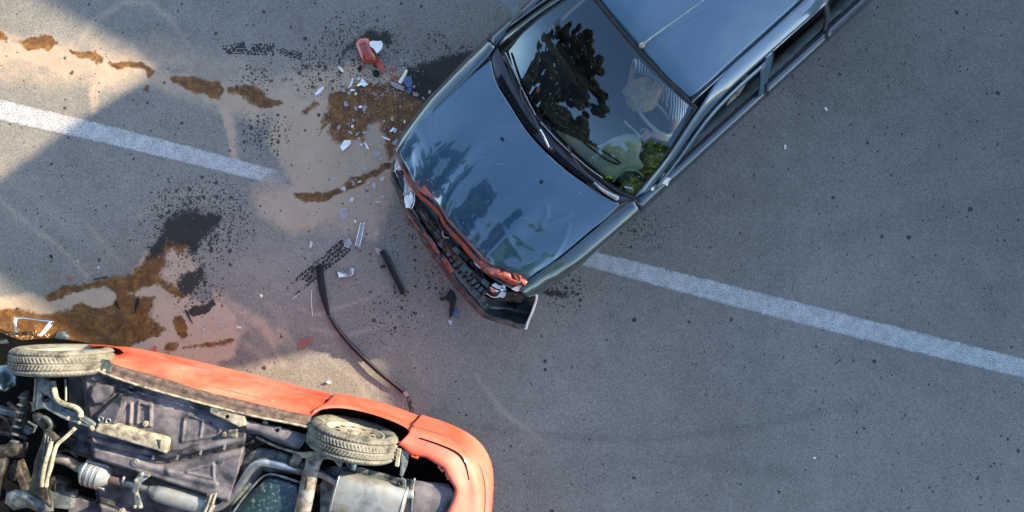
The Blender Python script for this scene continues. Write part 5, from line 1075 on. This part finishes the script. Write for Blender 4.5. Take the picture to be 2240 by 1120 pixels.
# red lens housing and neighbours
rb = domed('tail_lamp', [(778,92),(786,84),(800,82),(807,84),(812,98),(822,118),(827,134),(818,138),(808,135),(798,137),(790,128),(782,108)], .03, .035, TREADRED, None); tag(rb, 'red box-shaped lamp housing with rounded corners, largest red piece of the debris', 'lamp')
md = rb.modifiers.new('s', 'SOLIDIFY'); md.thickness = .006
tube('housing_seam', WL([(786,98,.066),(800,94,.068),(806,112,.068),(815,128,.062)]), .004, RUSTRED, rb, 6, 20); tube('housing_rim', WL([(779,95,.04),(785,112,.045),(793,129,.045),(800,136,.045),(818,137,.045)]), .005, TREADRED, rb, 6, 24)
flat('plastic_plate', [(808,92),(815,89),(826,90),(834,89),(838,97),(836,105),(830,112),(824,117),(818,107),(809,101)], .075, .008, WHITE, 'ragged white plastic plate leaning on the red lamp housing', 'plastic plate', bevel=.002)
flat('red_plate', [(817,134),(832,128),(840,142),(840,163),(830,152)], .012, .004, M('matt_red_plastic', (.36, .055, .035), (.42, .07, .045), None, 8, .55), 'flat pointed matt red plate below the red lamp housing', 'plastic plate')
MR = bpy.data.materials['matt_red_plastic']
flat('red_shard', [(850,143),(860,145),(867,157),(856,152)], .01, .005, MR, 'small red shard pair, upper piece, right of the pointed red plate', 'shard')
flat('red_shard', [(852,161),(860,166),(869,177),(866,180),(858,172)], .01, .005, MR, 'narrow red shard touching the glass strip by the white rod', 'shard')
flat('white_rod', [(887,151),(892,153),(889,163),(877,184),(870,179),(880,164)], .03, .02, CREAM, 'off-white plastic rod standing out beside the red shards', 'plastic rod', bevel=.005)
flat('glass_strip', [(857,178),(868,181),(884,190),(883,199),(864,192),(854,184)], .016, .006, SHARD, 'broad translucent strip under the white rod', 'shard')
flat('blue_lamp_piece', [(886,168),(899,169),(902,178),(900,190),(892,192),(883,184),(882,176)], .03, .02, BLUEP, 'dark blue glossy lump right of the white rod', 'car part', bevel=.004)
flat('blue_lamp_piece', [(892,192),(901,191),(900,201),(894,207),(890,202)], .02, .012, BLUEP, 'smaller dark blue glossy lump below the larger one', 'car part', bevel=.003)
bc = revolve('round_cap', [(0, .030), (.02, .029), (.024, .022), (.018, .018), (.018, 0)], W(823,161,0), (0, 0, 1), 22, BLACK, None); tag(bc, 'black round cap below the pointed red plate', 'cap')
gr_ = flat('lamp_socket', [(786,143),(790,141),(793,146),(791,154),(785,157),(783,150)], .014, .008, BLACK, 'grey oval lamp socket with red edge left of the round cap', 'lamp socket')
px_prism('red_edge', [(790,140,.018),(795,142,.018),(793,149,.018),(791,146,.018)], .018, .008, MR, gr_)
leaf = flat('leaf', [(860,214),(866,213),(868,219),(865,222),(860,220)], .008, .002, LEAFG, 'small green leaf on the brown wet sand', 'leaf', bevel=0)
# white shards (photograph pixels)
for pts, lb in (([(738,144),(744,146),(752,155),(750,158),(745,155)], 'small white shard, uppermost left of the white ones on the sand'),
                ([(764,190),(769,174),(773,167),(772,178),(768,188),(763,193),(760,192)], 'bent white plastic sliver at the top edge of the brown wet sand'),
                ([(779,187),(788,180),(790,173),(794,172),(805,185),(797,190),(790,186),(784,189)], 'white shard of two joined squares on the wet sand'),
                ([(744,321),(753,306),(768,307),(766,316),(749,331)], 'largest white shard, at the lower edge of the brown wet sand'),
                ([(796,311),(801,313),(808,327),(802,325)], 'narrow white shard right of the largest one'),
                ([(783,233),(790,230),(794,234),(787,237)], 'tiny white and red shard in the middle of the brown wet sand'),
                ([(851,288),(860,278),(864,281),(858,288)], 'white shard nearest the bonnet edge of the blue car'),
                ([(834,298),(845,301),(855,305),(852,307),(838,302)], 'thin white splinter next to the left side of the bonnet'),
                ([(765,194),(775,195),(777,198),(768,200)], 'small white shard under the bent white sliver'),
                ([(688,206),(697,195),(706,189),(709,192),(700,203),(691,209)], 'curved white shard on tan sand left of the wet patch'),
                ([(768,274),(774,273),(772,279),(769,280)], 'tiny white shard low on the brown wet sand'),
                ([(787,317),(791,313),(794,318),(791,320)], 'tiny white shard between the two larger ones'),
                ([(775,481),(780,483),(776,489)], 'tiny white chip on sandy asphalt above the clear bar'),
                ([(517,712),(530,716),(528,719),(519,718)], 'white and red sliver lying right of the large sand patch'),
                ([(568,645),(573,643),(575,649),(570,650)], 'white chip on bare asphalt left of the bent trim strip'),
                ([(1803,235),(1808,234),(1811,241),(1807,243)], 'small white rectangle on the asphalt right of the blue car, upper one'),
                ([(1716,316),(1720,316),(1720,326),(1716,326)], 'small white rectangle on the asphalt right of the blue car, lower one'),
                ([(1779,1000),(1785,1000),(1784,1004),(1779,1003)], 'small white chip on the asphalt at lower right')):
    flat('white_shard', pts, random.uniform(.006, .016), .004, SHARDW if 'sliver' in lb and 'bent' not in lb else WHITE, lb, 'shard', tilt=random.uniform(-.001, .002))
# clear shards : individuals of one group
def rshard(x, y, r, m, name, label, cat, group, rs):
    n = rs.randint(4, 7); a0 = rs.uniform(0, 6.28); pts = []
    el = rs.uniform(.45, 1); ro = rs.uniform(0, 3.14)
    for k in range(n):
        a = a0+2*math.pi*(k+rs.uniform(-.3, .3))/n; q = r*rs.uniform(.6, 1.1); X = math.cos(a)*q; Y = math.sin(a)*q*el
        pts.append((x+X*math.cos(ro)-Y*math.sin(ro), y+X*math.sin(ro)+Y*math.cos(ro)))
    tx, ty = rs.uniform(-.012, .012, 2)/max(r, 1)
    cx = [W(p[0], p[1], .010+tx*(p[0]-x)*.5+ty*(p[1]-y)*.5) for p in pts]
    o = prism(name, cx, .0035, m); return tag(o, label, cat, group)
rs = np.random.RandomState(21)
named = [(750,185,9),(751,198,7),(764,202,8),(778,205,4),(756,228,8),(778,237,7),(797,237,11),(786,172,7),(773,262,5),(742,277,8),(766,290,7),(781,294,5),(786,302,6),(797,290,7),(858,260,6),(864,284,8),(868,311,12),(824,335,14),(840,265,4),(876,232,5),(909,206,8),(926,214,6),(898,272,5),(885,266,4),(901,238,4),(852,146,6),(735,180,5),(830,275,4),(811,316,4),(880,290,5),(905,190,5),(940,200,5)]
for x, y, r in named: rshard(x, y, r, SHARD if rs.rand() < .75 else SHARDW, 'glass_shard', 'clear glass shard among the debris on and around the brown wet sand', 'shard', 'clear shards on the brown sand', rs)
for k in range(30):
    x = rs.normal(815, 45); y = rs.normal(425, 45)
    if x > 858+(y-400)*.3 or y > 520: continue
    rshard(x, y, rs.uniform(2.5, 8), SHARD if rs.rand() < .8 else SHARDW, 'glass_shard', 'clear glass shard on the sandy asphalt left of the bumper', 'shard', 'clear shards left of the bumper', rs)
for k, (x, y, r) in enumerate([(483,710,13),(445,720,6),(215,585,6),(170,572,6),(920,530,4),(925,690,5),(905,470,4),(700,565,3)]):
    rshard(x, y, r, SHARD, 'glass_shard', 'clear glass shard lying apart on the asphalt near the oil and sand', 'shard', 'scattered clear shards', rs)
# crumbs of glass, far too many to count
def crumbs(name, spots, n, sz, mats, label):
    vs = []; fs = []
    for k in range(n):
        cx, cy, sx, sy, ang = spots[rs.randint(len(spots))]; a, b = rs.normal(size=2); x = cx+a*sx*math.cos(ang)-b*sy*math.sin(ang); y = cy+a*sx*math.sin(ang)+b*sy*math.cos(ang)
        c = W(x, y, 0); r = rs.uniform(*sz); h = r*.7; q = rs.uniform(0, 3); B = len(vs)
        for z in (0, h):
            for i in range(4): vs.append(c+V((math.cos(q+i*1.57)*r*rs.uniform(.6, 1), math.sin(q+i*1.57)*r*rs.uniform(.6, 1), z)))
        fs += [(B+4, B+5, B+6, B+7)]+[(B+i, B+(i+1) % 4, B+(i+1) % 4+4, B+i+4) for i in range(4)]
    o = obj(name, vs, fs, mats); tag(o, label, None, None, 'stuff')
crumbs('glass_crumbs', [(800,210,60,40,0), (850,190,30,25,0), (860,150,22,18,0), (820,280,50,30,0), (810,440,45,30,0), (770,520,30,20,0)], 900, (.002, .006), SHARDW, 'tiny glass crumbs among the debris in front of the blue car')
crumbs('glass_crumbs', [(1650,320,120,40,-.75), (1590,295,14,12,0), (1760,230,110,36,-.75), (1860,120,60,30,-.75), (1450,480,60,30,-.6)], 550, (.0015, .0032), M('teal_glass', (.25, .36, .36), (.38, .44, .44), None, 8, .2), 'tiny pale crumbs of window glass along the blue car side')
crumbs('grit', [(500,300,500,250,0), (1500,700,600,400,0), (700,650,350,150,0)], 800, (.002, .0045), M('pale_grit', (.35, .33, .30), (.5, .48, .45), None, 20, .8), 'loose pale grit on the asphalt')
crumbs('dark_grit', [(430,500,80,60,0), (850,600,120,80,0), (1500,700,600,400,0), (900,160,90,60,0)], 500, (.002, .006), BLACK, 'loose dark crumbs on the asphalt')
# small dark splinters
for pts, lb in (([(248,657),(254,660),(262,676),(256,672)], 'small black splinter on the brown patch, left one'), ([(300,652),(304,655),(300,670),(295,684),(294,668)], 'small black splinter on the brown patch, right one'),
                ([(202,610),(236,603),(234,607),(204,613)], 'thin grey rod at the upper edge of the brown patch'), ([(403,678),(408,678),(419,702),(416,704)], 'thin brown stick near the brown patch'),
                ([(107,557),(111,557),(115,564),(112,566)], 'small black crumb on bare asphalt at the left')):
    flat('splinter', pts, .012, .008, BLACK if 'black' in lb else (TRIM if 'grey' in lb else GRIMED), lb, 'splinter')
flat('red_chip', [(147,604),(160,607),(158,612),(148,609)], .01, .006, MR, 'small dark red chip among dark crumbs at the left', 'chip')
# chrome headlamp surround in the sand by the front wheel
cs = empty('lamp_surround', W(75,705,0), 'crumpled chrome lamp surround standing in the sand above the front wheel', 'lamp surround')
loft_obj('top_bar', [WL([(30,694,.10),(50,693,.13),(80,697,.14),(114,700,.12)]), WL([(31,699,.12),(50,697,.15),(80,701,.16),(114,705,.14)])], 20, CHROME, cs, 5, .004)
loft_obj('side_arm', [WL([(30,694,.12),(28,712,.07),(34,730,.01)]), WL([(40,696,.13),(36,712,.09),(45,728,.01)])], 12, CHROME, cs, 5, .004)
loft_obj('side_arm', [WL([(110,700,.13),(98,714,.08),(82,737,.01)]), WL([(117,705,.13),(108,720,.09),(90,738,.01)])], 12, CHROME, cs, 5, .004)
lh = domed('lamp_housing', [(120,738),(126,726),(138,722),(150,728),(156,740),(148,745),(134,744)], .03, .05, STEELG, None); tag(lh, 'crushed grey lamp housing in the sand just above the front wheel', 'lamp housing')
flat('red_shard', [(330,776),(336,757),(341,759),(336,780)], .05, .02, ORANGE, 'thin orange-red shard standing at the side of the red car', 'shard')
# small stones where the sill touches the road
for pts in (0,):
    crumbs('sand_clods', [(365,788,26,6,.25), (420,800,20,4,.25), (60,735,40,5,0)], 160, (.004, .011), M('sand_clod', (.30, .22, .12), (.42, .33, .2), None, 20, .95), 'sand clods banked against the red car')
